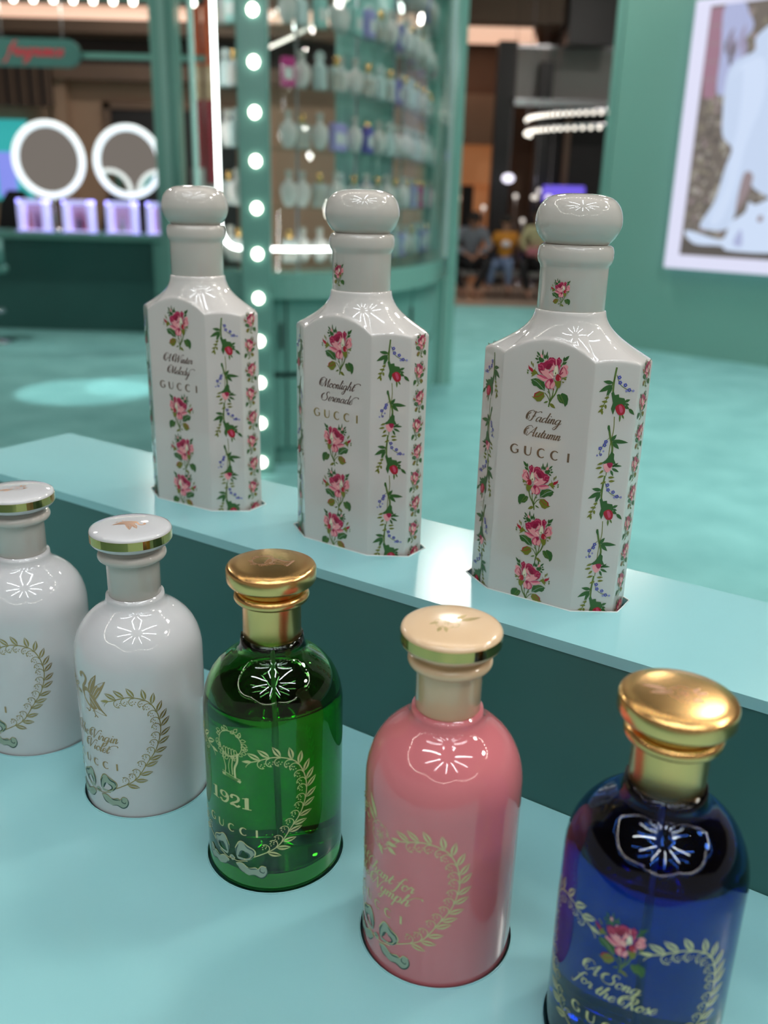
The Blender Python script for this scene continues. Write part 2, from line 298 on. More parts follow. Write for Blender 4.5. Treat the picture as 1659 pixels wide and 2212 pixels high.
# ---- cursive lettering, drawn stroke by stroke (x-height = 1)
BOWL = [(0.78, 0.85), (0.5, 1.0), (0.2, 0.8), (0.08, 0.4), (0.2, 0.04), (0.45, 0.1), (0.72, 0.55), (0.8, 1.0)]
TAIL = [(0.8, 1.0), (0.74, 0.4), (0.82, 0.04), (1.0, 0.1), (1.15, 0.38)]
SW = [(0.55, 1.75), (0.1, 2.15), (-0.5, 1.85), (-0.75, 1.1), (-0.55, 0.35), (-0.2, 0.25), (-0.1, 0.7), (-0.4, 1.05)]
SW2 = [(-0.15, 1.65), (-0.55, 1.2), (-0.5, 0.6), (-0.28, 0.45)]
GL = {
 'a': (1.05, [BOWL, TAIL]), 'c': (0.8, [[(0.7, 0.78), (0.6, 0.98), (0.35, 0.95), (0.12, 0.6), (0.12, 0.25), (0.35, 0.0), (0.65, 0.1), (0.88, 0.38)]]),
 'd': (1.05, [BOWL, [(0.95, 2.05), (0.84, 1.3), (0.76, 0.4), (0.82, 0.04), (1.0, 0.1), (1.15, 0.38)]]),
 'e': (0.72, [[(0.05, 0.38), (0.45, 0.5), (0.65, 0.75), (0.5, 1.0), (0.25, 0.85), (0.1, 0.45), (0.2, 0.08), (0.45, 0.0), (0.8, 0.38)]]),
 'f': (0.75, [[(0.95, 1.75), (0.85, 2.05), (0.58, 1.8), (0.38, 1.0), (0.25, 0.0), (0.05, -0.9), (-0.2, -1.0), (-0.25, -0.75)], [(0.0, 0.95), (0.4, 1.0), (0.8, 1.02)]]),
 'g': (1.05, [BOWL, [(0.8, 1.0), (0.75, 0.2), (0.6, -0.7), (0.3, -1.05), (0.05, -0.85), (0.35, -0.4), (1.15, 0.38)]]),
 'h': (1.0, [[(0.0, 0.38), (0.42, 1.4), (0.52, 1.95), (0.38, 1.95), (0.2, 0.9), (0.1, 0.0)], [(0.12, 0.3), (0.35, 0.85), (0.6, 1.0), (0.7, 0.7), (0.65, 0.15), (0.8, 0.02), (1.07, 0.38)]]),
 'i': (0.46, [[(0.0, 0.38), (0.22, 1.0)], [(0.22, 1.0), (0.14, 0.3), (0.25, 0.03), (0.52, 0.38)], [(0.27, 1.5), (0.25, 1.36)]]),
 'l': (0.44, [[(0, 0.38), (0.35, 1.4), (0.46, 1.95), (0.32, 1.95), (0.15, 0.8), (0.13, 0.2), (0.25, 0.02), (0.52, 0.38)]]),
 'm': (1.25, [[(0, 0.6), (0.15, 1.0), (0.16, 0.5), (0.12, 0)], [(0.14, 0.4), (0.35, 0.9), (0.52, 0.98), (0.57, 0.7), (0.53, 0.0)], [(0.55, 0.4), (0.75, 0.9), (0.93, 0.98), (0.98, 0.7), (0.95, 0.15), (1.08, 0.02), (1.32, 0.38)]]),
 'n': (0.86, [[(0, 0.6), (0.15, 1.0), (0.16, 0.5), (0.12, 0)], [(0.14, 0.4), (0.35, 0.9), (0.52, 0.98), (0.58, 0.7), (0.54, 0.15), (0.67, 0.02), (0.92, 0.38)]]),
 'o': (0.8, [[(0.4, 1.0), (0.15, 0.8), (0.08, 0.35), (0.3, 0.0), (0.6, 0.15), (0.7, 0.6), (0.55, 0.95), (0.4, 1.0), (0.55, 0.8), (0.9, 0.85)]]),
 'p': (0.95, [[(0.0, 0.5), (0.24, 1.05)], [(0.24, 1.05), (0.15, 0.0), (0.05, -1.0)], [(0.17, 0.4), (0.4, 0.95), (0.68, 0.92), (0.75, 0.5), (0.5, 0.02), (0.22, 0.1)], [(0.5, 0.02), (0.8, 0.1), (1.0, 0.38)]]),
 'r': (0.68, [[(0, 0.5), (0.2, 1.08), (0.26, 0.9), (0.5, 0.92), (0.46, 0.4), (0.52, 0.05), (0.76, 0.38)]]),
 's': (0.66, [[(0, 0.3), (0.35, 1.08), (0.4, 0.8), (0.55, 0.4), (0.4, 0.02), (0.1, 0.1)], [(0.42, 0.03), (0.72, 0.38)]]),
 't': (0.58, [[(0, 0.38), (0.38, 1.5)], [(0.38, 1.6), (0.22, 0.5), (0.26, 0.06), (0.42, 0.04), (0.65, 0.38)], [(0.05, 1.02), (0.68, 1.06)]]),
 'u': (0.94, [[(0, 0.5), (0.18, 1.0), (0.12, 0.35), (0.25, 0.03), (0.5, 0.2), (0.72, 1.0)], [(0.72, 1.0), (0.66, 0.3), (0.77, 0.03), (1.0, 0.38)]]),
 'y': (0.92, [[(0, 0.5), (0.18, 1.0), (0.13, 0.4), (0.3, 0.06), (0.55, 0.3), (0.72, 1.0)], [(0.72, 1.0), (0.62, -0.2), (0.4, -1.0), (0.1, -1.0), (0.2, -0.6), (1.0, 0.38)]]),
 'A': (1.45, [SW, SW2, [(-0.1, 0.15), (0.1, 0.1), (0.55, 0.95), (1.15, 2.05)], [(1.15, 2.05), (1.08, 1.0), (1.12, 0.05), (1.4, 0.3)], [(0.35, 0.85), (1.12, 0.8)]]),
 'W': (1.85, [SW, SW2, [(0.2, 1.95), (0.25, 1.0), (0.3, 0.0)], [(0.3, 0), (0.7, 1.0), (1.0, 1.9)], [(1.0, 1.9), (1.02, 0.9), (1.08, 0)], [(1.08, 0), (1.5, 1.1), (1.75, 1.9), (2.1, 2.15), (2.3, 1.9)]]),
 'M': (1.8, [SW, SW2, [(-0.05, 0.15), (0.15, 0.1), (0.45, 0.9), (0.7, 1.95)], [(0.7, 1.95), (0.75, 1.0), (0.86, 0.05)], [(0.86, 0.05), (1.15, 1.0), (1.5, 1.95)], [(1.5, 1.95), (1.44, 1.0), (1.5, 0.05), (1.85, 0.4)]]),
 'S': (1.15, [SW2, [(1.05, 1.65), (0.9, 2.05), (0.5, 1.9), (0.45, 1.4), (0.78, 0.9), (0.75, 0.3), (0.3, -0.05), (-0.3, 0.1), (-0.75, 0.7), (-0.6, 1.4), (-0.1, 1.7)]]),
 'F': (1.2, [SW, SW2, [(0.65, 1.9), (0.55, 1.0), (0.4, 0.2), (0.1, 0.0), (-0.1, 0.15)], [(0.2, 1.75), (0.5, 2.0), (0.95, 1.88), (1.45, 2.1), (1.7, 1.9)], [(0.3, 1.0), (0.95, 1.06)]]),
 'T': (1.0, [SW, [(0.6, 1.9), (0.5, 0.8), (0.35, 0.1), (0.0, 0.0)], [(0.2, 1.75), (0.45, 2.0), (0.8, 1.88), (1.25, 2.1)]]),
 'V': (1.3, [SW, SW2, [(0.2, 1.95), (0.3, 1.0), (0.42, 0.0)], [(0.42, 0.0), (0.8, 1.0), (1.1, 1.85), (1.45, 2.15), (1.65, 1.9)]]),
 'C': (1.15, [SW2, [(1.05, 1.5), (0.95, 1.95), (0.55, 1.95), (0.15, 1.2), (0.15, 0.35), (0.5, 0.0), (0.9, 0.15), (1.25, 0.4)], [(0.2, 1.9), (-0.4, 1.9), (-0.7, 1.1), (-0.4, 0.4)]]),
 'N': (1.55, [SW, SW2, [(-0.05, 0.0), (0.25, 0.6), (0.55, 1.95)], [(0.55, 1.95), (0.8, 1.0), (1.08, 0.0)], [(1.08, 0.0), (1.3, 1.2), (1.55, 2.05), (1.9, 2.1)]]),
 'R': (1.35, [SW, SW2, [(0.55, 1.85), (0.45, 0.9), (0.3, 0.05), (0.05, 0.05)], [(0.15, 1.6), (0.4, 1.98), (0.9, 1.95), (1.05, 1.5), (0.8, 1.05), (0.5, 1.0)], [(0.55, 1.0), (0.85, 0.6), (1.05, 0.05), (1.4, 0.38)]]),
 ' ': (0.55, []),
}
def script_art(text, xh, m, align=0.0, slant=0.32, wmax=0.17, wmin=0.055, endswash=False):
    a = Art(); x = 0.0; segs = []
    for i, ch in enumerate(text):
        adv, st = GL[ch]
        if ch.isupper() and i > 0: x += 0.5
        for s in st: segs.append([(x+px, py) for px, py in s])
        x += adv
    if endswash: segs.append([(x-0.3, 1.05), (x+0.2, 1.75), (x+0.9, 1.85), (x+1.2, 1.55)])
    off = x*(0.5+align)
    for s in segs: a.ribbon(m, [((px-off+py*slant)*xh*1.16, py*xh) for px, py in s], wmax*xh*1.5, 1, 5, wmin*xh*1.8)
    return a
def caps_art(text, h, m, width, sw=0.15):
    """widely spaced roman capitals"""
    a = Art(); n = len(text)
    for i, ch in enumerate(text):
        cx = -width/2+width*i/(n-1)
        def rb(pts, w, nn=6): a.ribbon(m, [(cx+x*h, y*h) for x, y in pts], w*h*1.35, 1, nn, 0.10*h)
        def arc(x0, rx, a0, a1): return [(x0+rx*math.cos(R_(t)), 0.5+0.5*math.sin(R_(t))) for t in [a0+(a1-a0)*k/9 for k in range(10)]]
        if ch == 'C': rb(arc(0.05, 0.46, 48, 312), sw*1.25, 2); 
        if ch == 'G':
            rb(arc(0.0, 0.48, 48, 318), sw*1.25, 2); rb([(0.36, 0.44), (0.36, 0.1)], sw, 1); a.ribbon(m, [(cx+0.1*h, 0.45*h), (cx+0.46*h, 0.45*h)], 0.07*h, 1, 1)
        if ch == 'U':
            rb([(-0.36, 1), (-0.36, 0.4), (-0.26, 0.1), (0.0, 0.0), (0.26, 0.1), (0.36, 0.4)], sw*1.2); a.ribbon(m, [(cx+0.36*h, 0.38*h), (cx+0.36*h, h)], 0.09*h, 1, 1)
        if ch == 'I': rb([(0, 1), (0, 0)], sw*1.2, 1)
    return a
def digits_1921(h, m):
    a = Art()
    def one(x):
        a.poly(m, [((x-0.10)*h, 0), ((x+0.10)*h, 0), ((x+0.10)*h, h), ((x-0.02)*h, h), ((x-0.10)*h, 0.93*h)], 1)
        a.poly(m, [((x-0.22)*h, 0), ((x+0.22)*h, 0), ((x+0.22)*h, 0.07*h), ((x-0.22)*h, 0.07*h)], 1); a.poly(m, [((x-0.22)*h, 0.84*h), ((x-0.09)*h, 0.88*h), ((x-0.09)*h, 0.95*h), ((x-0.22)*h, 0.90*h)], 1)
    one(-0.95)
    x = -0.38
    lp = [((x+0.20*math.cos(t))*h, (0.70+0.24*math.sin(t))*h) for t in [6.2832*k/16 for k in range(17)]]
    for i in range(16):
        t = 6.2832*(i+0.5)/16; w = (0.06+0.10*abs(math.cos(t)))*h
        a.ribbon(m, [lp[i], lp[i+1]], w, 1, 1)
    a.ribbon(m, [((x+0.24)*h, 0.72*h), ((x+0.22)*h, 0.35*h), ((x+0.05)*h, 0.06*h), ((x-0.18)*h, 0.05*h)], 0.13*h, 1, 4); a.dot(m, ((x-0.2)*h, 0.16*h), 0.09*h, 1)
    x = 0.25
    a.ribbon(m, [((x-0.22)*h, 0.74*h), ((x-0.12)*h, 0.94*h), ((x+0.1)*h, 0.94*h), ((x+0.2)*h, 0.74*h), ((x+0.12)*h, 0.5*h), ((x-0.1)*h, 0.28*h), ((x-0.25)*h, 0.08*h)], 0.13*h, 1, 5)
    a.ribbon(m, [((x-0.26)*h, 0.1*h), ((x-0.05)*h, 0.13*h), ((x+0.12)*h, 0.05*h), ((x+0.25)*h, 0.2*h)], 0.14*h, 1, 4); a.dot(m, ((x-0.18)*h, 0.72*h), 0.09*h, 1)
    one(0.85)
    return a

# ---- flower art
def rose_art():
    a = Art()
    def c(L): return [(0.01769*(x-845)+0.00153*(y-990), 0.0021*(x-845)-0.01655*(y-990)) for x, y in L]
    def lf(m, x0, y0, x1, y1, w, l=1): p = c([(x0, y0), (x1, y1)]); a.leaf(m, p[0], p[1], w, l)
    # stems
    for P, w in (([(850, 1290), (895, 1450), (905, 1560), (900, 1660)], 0.5), ([(1010, 1290), (990, 1450), (950, 1560), (910, 1660)], 0.5), ([(1130, 1270), (1060, 1450), (960, 1590), (890, 1720), (860, 1850)], 0.7), ([(740, 1420), (820, 1510), (880, 1640), (895, 1720)], 0.45), ([(830, 1370), (870, 1440)], 0.35), ([(520, 850), (580, 900)], 0.6), ([(1230, 640), (1300, 520), (1335, 440)], 0.45)): a.ribbon('stem', c(P), w, 0, 4)
    lf('olive', 895, 1740, 1065, 1885, 1.7); lf('stem', 850, 1680, 705, 1730, 0.9); lf('budred', 1005, 1290, 1020, 1350, 0.7)
    # sprays of narrow sepals
    a.poly('leaf', c([(575, 440), (560, 380), (600, 345), (640, 380), (700, 395), (735, 450), (700, 505), (600, 505)]), 1)
    for x0, y0, x1, y1, w in ((610, 320, 515, 180, 1.0), (690, 340, 698, 110, 0.8), (735, 420, 742, 260, 0.8), (775, 420, 780, 280, 0.8), (800, 400, 838, 180, 0.8), (830, 430, 858, 300, 0.7), (560, 430, 458, 380, 1.0), (570, 350, 500, 305, 0.8), (590, 490, 500, 530, 1.0), (650, 400, 610, 300, 0.9), (800, 440, 795, 470, 0.6)): lf('leaf', x0, y0, x1, y1, w, 1)
    a.poly('blush', c([(622, 345), (640, 262), (688, 290), (690, 375), (660, 385)]), 2)
    lf('leaf', 1310, 490, 1478, 320, 1.5); lf('leaf', 1305, 480, 1335, 345, 0.9); lf('leaf', 1275, 580, 1408, 502, 1.2)
    # side bud
    a.poly('olive', c([(375, 805), (420, 720), (440, 735), (482, 640), (460, 745), (525, 800), (535, 850), (475, 865), (425, 900), (330, 948), (372, 880), (322, 832)]), 1)
    a.poly('budred', c([(262, 690), (258, 575), (292, 640), (388, 700), (402, 760), (380, 808), (318, 762)]), 2); lf('olive', 345, 465, 362, 600, 0.7); lf('olive', 398, 520, 400, 670, 0.7); lf('stem', 222, 780, 245, 865, 0.8); lf('stem', 270, 770, 205, 725, 0.7)
    # leaves
    a.poly('leaf', c([(318, 1032), (400, 1000), (480, 985), (565, 1010), (640, 1060), (722, 1090), (757, 1200), (747, 1365), (680, 1330), (610, 1322), (500, 1222), (410, 1215), (350, 1125), (355, 1070)]), 1)
    a.ribbon('sagelight', c([(400, 1030), (520, 1100), (640, 1230), (735, 1340)]), 0.3, 2, 4); a.ribbon('stem', c([(470, 1000), (560, 1060), (640, 1180)]), 0.5, 2, 4)
    a.poly('olive', c([(348, 1540), (412, 1542), (440, 1440), (590, 1368), (722, 1408), (745, 1540), (690, 1600), (622, 1682), (510, 1692), (470, 1640), (420, 1600)]), 1)
    a.poly('budred', c([(408, 1545), (438, 1440), (592, 1370), (600, 1390), (470, 1460), (440, 1550)]), 2); a.ribbon('budred', c([(430, 1550), (560, 1530), (700, 1440)]), 0.28, 2, 4)
    a.poly('leaf', c([(1112, 1480), (1170, 1453), (1216, 1472), (1262, 1418), (1345, 1445), (1422, 1490), (1452, 1600), (1422, 1755), (1348, 1832), (1318, 1742), (1200, 1712), (1130, 1600)]), 1)
    a.ribbon('stem', c([(1215, 1475), (1270, 1590), (1330, 1740)]), 0.45, 2, 4); a.ribbon('stem', c([(1150, 1500), (1180, 1600), (1260, 1690)]), 0.7, 2, 4)
    # bloom: back petals
    a.blob('blush', c([(1188, 850), (1225, 740), (1270, 660), (1312, 605), (1382, 588), (1442, 645), (1412, 735), (1452, 800), (1402, 905), (1292, 952), (1228, 925)]), 2, 3)
    a.poly('blush', c([(735, 560), (760, 450), (800, 430), (840, 460), (760, 560)]), 3); a.poly('blush', c([(1080, 400), (1108, 410), (1115, 600), (1085, 610)]), 5)
    a.blob('blush', c([(508, 930), (560, 880), (700, 900), (862, 1012), (800, 1052), (730, 1082), (600, 1000)]), 2, 3)
    a.poly('rose', c([(528, 880), (640, 878), (762, 938), (862, 1006), (760, 1002), (640, 945)]), 3)
    a.poly('crimson', c([(545, 560), (590, 562), (640, 512), (690, 525), (735, 515), (790, 480), (850, 440), (905, 362), (955, 372), (1005, 366), (1072, 420), (1088, 560), (1040, 612), (970, 612), (900, 712), (840, 722), (762, 680), (742, 752), (622, 752), (700, 882), (640, 842), (570, 762), (552, 680)]), 4)
    a.poly('crimson', c([(1105, 440), (1150, 380), (1190, 358), (1215, 410), (1262, 440), (1252, 505), (1190, 592), (1162, 705), (1145, 600), (1105, 580)]), 4)
    a.poly('deeprose', c([(800, 640), (840, 560), (930, 540), (985, 580), (930, 650), (860, 705), (790, 680)]), 5)
    a.ribbon('rose', c([(600, 590), (690, 600), (720, 740)]), 0.5, 5, 4); a.ribbon('rose', c([(860, 470), (960, 410), (1050, 450)]), 0.55, 5, 4); a.ribbon('rose', c([(1140, 420), (1200, 440), (1210, 520)]), 0.5, 5, 4); a.ribbon('rose', c([(560, 660), (640, 690)]), 0.5, 5, 3)
    # front petals
    a.poly('blush', c([(615, 752), (700, 765), (742, 762), (756, 672), (800, 722), (882, 730), (880, 792), (972, 770), (1012, 852), (1022, 985), (940, 992), (862, 1002), (762, 922), (700, 872)]), 5)
    a.poly('blush', c([(872, 825), (960, 662), (965, 602), (995, 620), (1005, 500), (1040, 590), (1095, 622), (1052, 702), (1000, 762), (950, 792)]), 6)
    a.poly('palerose', c([(880, 850), (930, 855), (1000, 940), (1010, 985), (950, 930)]), 7)
    a.poly('creamy', c([(1058, 642), (1132, 608), (1152, 752), (1142, 842), (1062, 902), (1012, 882), (1032, 762)]), 7); a.poly('stem', c([(1060, 850), (1075, 790), (1100, 830), (1085, 870)]), 8)
    a.ribbon('crimson', c([(1190, 865), (1240, 740), (1285, 660)]), 0.6, 6, 4); a.ribbon('crimson', c([(1205, 880), (1300, 800)]), 0.45, 6, 2); a.poly('rose', c([(1165, 620), (1190, 600), (1240, 560), (1200, 700), (1170, 830)]), 5)
    a.ribbon('rose', c([(880, 820), (930, 780), (1000, 740)]), 0.5, 7, 3); a.ribbon('rose', c([(1310, 640), (1380, 720), (1400, 860)]), 0.35, 6, 3)
    # drooping lower petal
    a.blob('rose', c([(758, 1150), (800, 1070), (870, 1010), (960, 993), (1018, 1050), (992, 1110), (932, 1182), (920, 1250), (950, 1292), (850, 1292), (780, 1242)]), 6, 3)
    a.blob('blush', c([(802, 1160), (880, 1052), (920, 1092), (902, 1180), (900, 1260), (862, 1292), (822, 1222)]), 7, 3); a.blob('blush', c([(930, 1202), (1000, 1112), (1052, 1082), (1062, 1180), (1010, 1272), (952, 1292)]), 7, 3)
    a.poly('crimson', c([(900, 1030), (965, 1000), (1010, 1050), (960, 1120), (915, 1090)]), 8)
    # front bud
    a.poly('olive', c([(1028, 975), (1062, 1050), (1110, 1082), (1180, 1042), (1245, 1050), (1232, 1180), (1200, 1262), (1130, 1282), (1080, 1182), (1048, 1082)]), 8)
    a.blob('budred', c([(1078, 962), (1110, 890), (1160, 858), (1232, 930), (1252, 1002), (1220, 1052), (1140, 1062), (1090, 1022)]), 9, 3); a.ribbon('blush', c([(1200, 960), (1225, 1010), (1200, 1050)]), 0.5, 10, 3)
    for x0, y0, x1, y1 in ((1250, 1010, 1330, 970), (1300, 1000, 1420, 945), (1320, 1020, 1400, 1020), (1260, 1090, 1330, 1110)): lf('olive', x0, y0, x1, y1, 0.7)
    return a
def vine_art():
    a = Art()
    def q(x, y): return ((x-(797-(y-912)*0.1075))/10.1, 129.1-(y-912)/10.24)
    c = lambda L: [q(x, y) for x, y in L]
    def lf(m, x0, y0, x1, y1, w, l=1): a.leaf(m, q(x0, y0), q(x1, y1), w, l)
    def flo(x, y, r=0.95, m='forget'):
        u, v = q(x, y)
        for k in range(5): a.dot(m, (u+r*0.62*math.cos(k*1.2566), v+r*0.62*math.sin(k*1.2566)), r*0.5, 2, 5)
        a.dot('pollen', (u, v), r*0.26, 3, 5)
    # bough one: deep red bud
    a.ribbon('stem', c([(790, 912), (776, 985), (772, 1050), (788, 1095)]), 0.9, 0)
    a.ribbon('stem', c([(780, 960), (745, 1060), (705, 1135)]), 0.4, 0); a.ribbon('stem', c([(790, 950), (810, 1000), (850, 1025), (872, 1030)]), 0.28, 0)
    lf('leaf', 772, 990, 722, 982, 1.9); lf('leaf', 768, 1000, 700, 1036, 2.3); lf('leaf', 766, 1005, 738, 1056, 1.9)
    for x0, y0, x1, y1 in ((752, 1062, 728, 1066), (744, 1085, 712, 1084), (732, 1098, 735, 1122), (728, 1105, 700, 1110), (722, 1120, 694, 1140), (715, 1126, 716, 1152)): lf('olive', x0, y0, x1, y1, 1.2)
    a.poly('leaf', c([(762, 1040), (775, 1032), (780, 1050), (800, 1046), (802, 1062), (828, 1066), (835, 1090), (825, 1112), (800, 1108), (782, 1118), (770, 1150), (760, 1120), (770, 1090)]), 2)
    a.blob('budred', c([(784, 1108), (812, 1095), (831, 1116), (826, 1146), (802, 1152), (786, 1132)]), 3); a.blob('rose', c([(800, 1106), (812, 1104), (820, 1130), (808, 1140)]), 4)
    lf('leaf', 828, 1085, 858, 1072, 1.5); lf('leaf', 830, 1095, 853, 1100, 1.3); lf('leaf', 828, 1105, 852, 1120, 1.6, 2); lf('leaf', 850, 1118, 878, 1150, 1.7, 2); lf('stem', 806, 1150, 804, 1188, 1.0); lf('stem', 815, 1148, 826, 1172, 0.9)
    for x, y in ((803, 962), (806, 988), (832, 1000), (852, 1024)): flo(x, y)
    flo(872, 1028, 0.6, 'forget2'); flo(838, 1028, 0.6, 'forget2')
    # linking stem
    a.ribbon('olive', c([(778, 1160), (774, 1230), (760, 1290), (748, 1370), (735, 1470)]), 0.4, 0)
    # bough two: pale bud
    a.ribbon('stem', c([(750, 1205), (757, 1265), (768, 1330), (752, 1395)]), 1.0, 0); lf('leaf', 748, 1203, 752, 1240, 1.3)
    lf('leaf', 762, 1285, 790, 1252, 1.8); lf('leaf', 765, 1285, 850, 1294, 2.1); lf('leaf', 768, 1290, 802, 1328, 2.0)
    a.ribbon('stem', c([(752, 1270), (725, 1300), (700, 1355)]), 0.28, 0)
    for x, y in ((735, 1290), (728, 1308), (706, 1325)): flo(x, y)
    flo(708, 1358, 0.7); flo(690, 1362, 0.5, 'forget2'); flo(722, 1340, 0.5, 'forget2')
    a.poly('leaf', c([(765, 1340), (778, 1355), (776, 1380), (785, 1405), (762, 1408), (735, 1408), (712, 1402), (735, 1385), (750, 1365)]), 2)
    a.blob('blush', c([(724, 1408), (762, 1404), (764, 1428), (742, 1452), (726, 1436)]), 3); a.blob('crimson', c([(740, 1404), (766, 1400), (768, 1416), (752, 1428)]), 4)
    lf('leaf', 765, 1415, 818, 1418, 1.3); lf('leaf', 765, 1425, 800, 1400, 1.2); lf('leaf', 765, 1430, 802, 1450, 1.4); lf('leaf', 760, 1440, 772, 1472, 1.2)
    for x0, y0, x1, y1 in ((722, 1400, 690, 1412), (715, 1425, 680, 1432), (722, 1440, 700, 1460), (725, 1470, 690, 1480), (745, 1480, 780, 1478), (735, 1500, 705, 1515), (748, 1500, 782, 1498)): lf('olive', x0, y0, x1, y1, 1.2)
    return a
ROSE = rose_art(); VINE = vine_art()
def small_rose():
    a = Art(); keep = {'sagelight', 'deeprose', 'creamy', 'crimson', 'rose', 'blush', 'palerose', 'leaf', 'olive', 'stem', 'budred'}
    for m, l, p in ROSE.P:
        if m in keep: a.P.append((m, l, p))
    return a
SROSE = small_rose()

# ---- gold art for the round bottles
SPINE = [(6, 14), (14, 18), (22, 23), (28, 32), (33, 40), (35.5, 50.5), (34, 60), (29.5, 67), (21, 69.6), (11, 66.7)]
def wreath_art(m='gold_foil', only_top=False):
    a = Art(); P = [(p.x, p.y) for p in spline([Vector((x, y, 0)) for x, y in SPINE], 10)]
    for s in (1, -1):
        a.ribbon(m, [(s*x, y) for x, y in P], 0.5, 0, 1)
        N = len(P); dist = 0; nxt = 12.0; k = 0
        for i in range(1, N):
            dx, dy = P[i][0]-P[i-1][0], P[i][1]-P[i-1][1]; L = math.hypot(dx, dy); dist += L
            if dist >= nxt:
                nxt += 4.7; k += 1; tx, ty = dx/L, dy/L; ox, oy = ty, -tx     # outward normal (right of travel)
                x, y = P[i]
                # hollow leaf on the outer side
                d0 = (tx*0.72+ox*0.69, ty*0.72+oy*0.69); ln = 6.5
                b0 = (x+ox*0.2, y+oy*0.2); b1 = (x+d0[0]*ln, y+d0[1]*ln); nx, ny = -d0[1], d0[0]
                for sd in (1, -1):
                    q = [(b0[0]+d0[0]*ln*t+nx*sd*1.3*math.sin(math.pi*t**0.85), b0[1]+d0[1]*ln*t+ny*sd*1.3*math.sin(math.pi*t**0.85)) for t in (0, .2, .4, .6, .8, 1)]
                    qi = [(b0[0]+d0[0]*ln*t+nx*sd*(0.35 if 0.15 < t < 0.9 else 0)*1.0*math.sin(math.pi*t), b0[1]+d0[1]*ln*t+ny*sd*(0.35 if 0.15 < t < 0.9 else 0)*math.sin(math.pi*t)) for t in (0, .2, .4, .6, .8, 1)]
                    for j in range(5): a.poly(m, [(s*u, v) for u, v in (q[j], q[j+1], qi[j+1], qi[j])], 1)
                # inner scroll with dots
                cx, cy = x-ox*2.3, y-oy*2.3; th = math.atan2(oy, ox)
                a.ribbon(m, [(s*(cx+2.1*math.cos(th+t)), cy+2.1*math.sin(th+t)) for t in (0, 0.7, 1.4, 2.1, 2.7, 3.2)], 0.36, 1, 3)
                for t, rr in ((0.6, 0.6), (1.7, 1.0), (2.9, 1.1), (4.0, 0.9), (5.1, 1.2)):
                    a.dot(m, (s*(cx-ox*0.4+rr*math.cos(t+th)), cy-oy*0.4+rr*math.sin(t+th)), 0.32, 1, 5)
    # tip sprigs
    for s in (1, -1):
        a.leaf(m, (s*11.4, 66.9), (s*6.6, 66.2), 1.5, 1); a.ribbon(m, [(s*11, 66.7), (s*9, 64.8), (s*8.5, 63.6)], 0.25, 1)
    return a
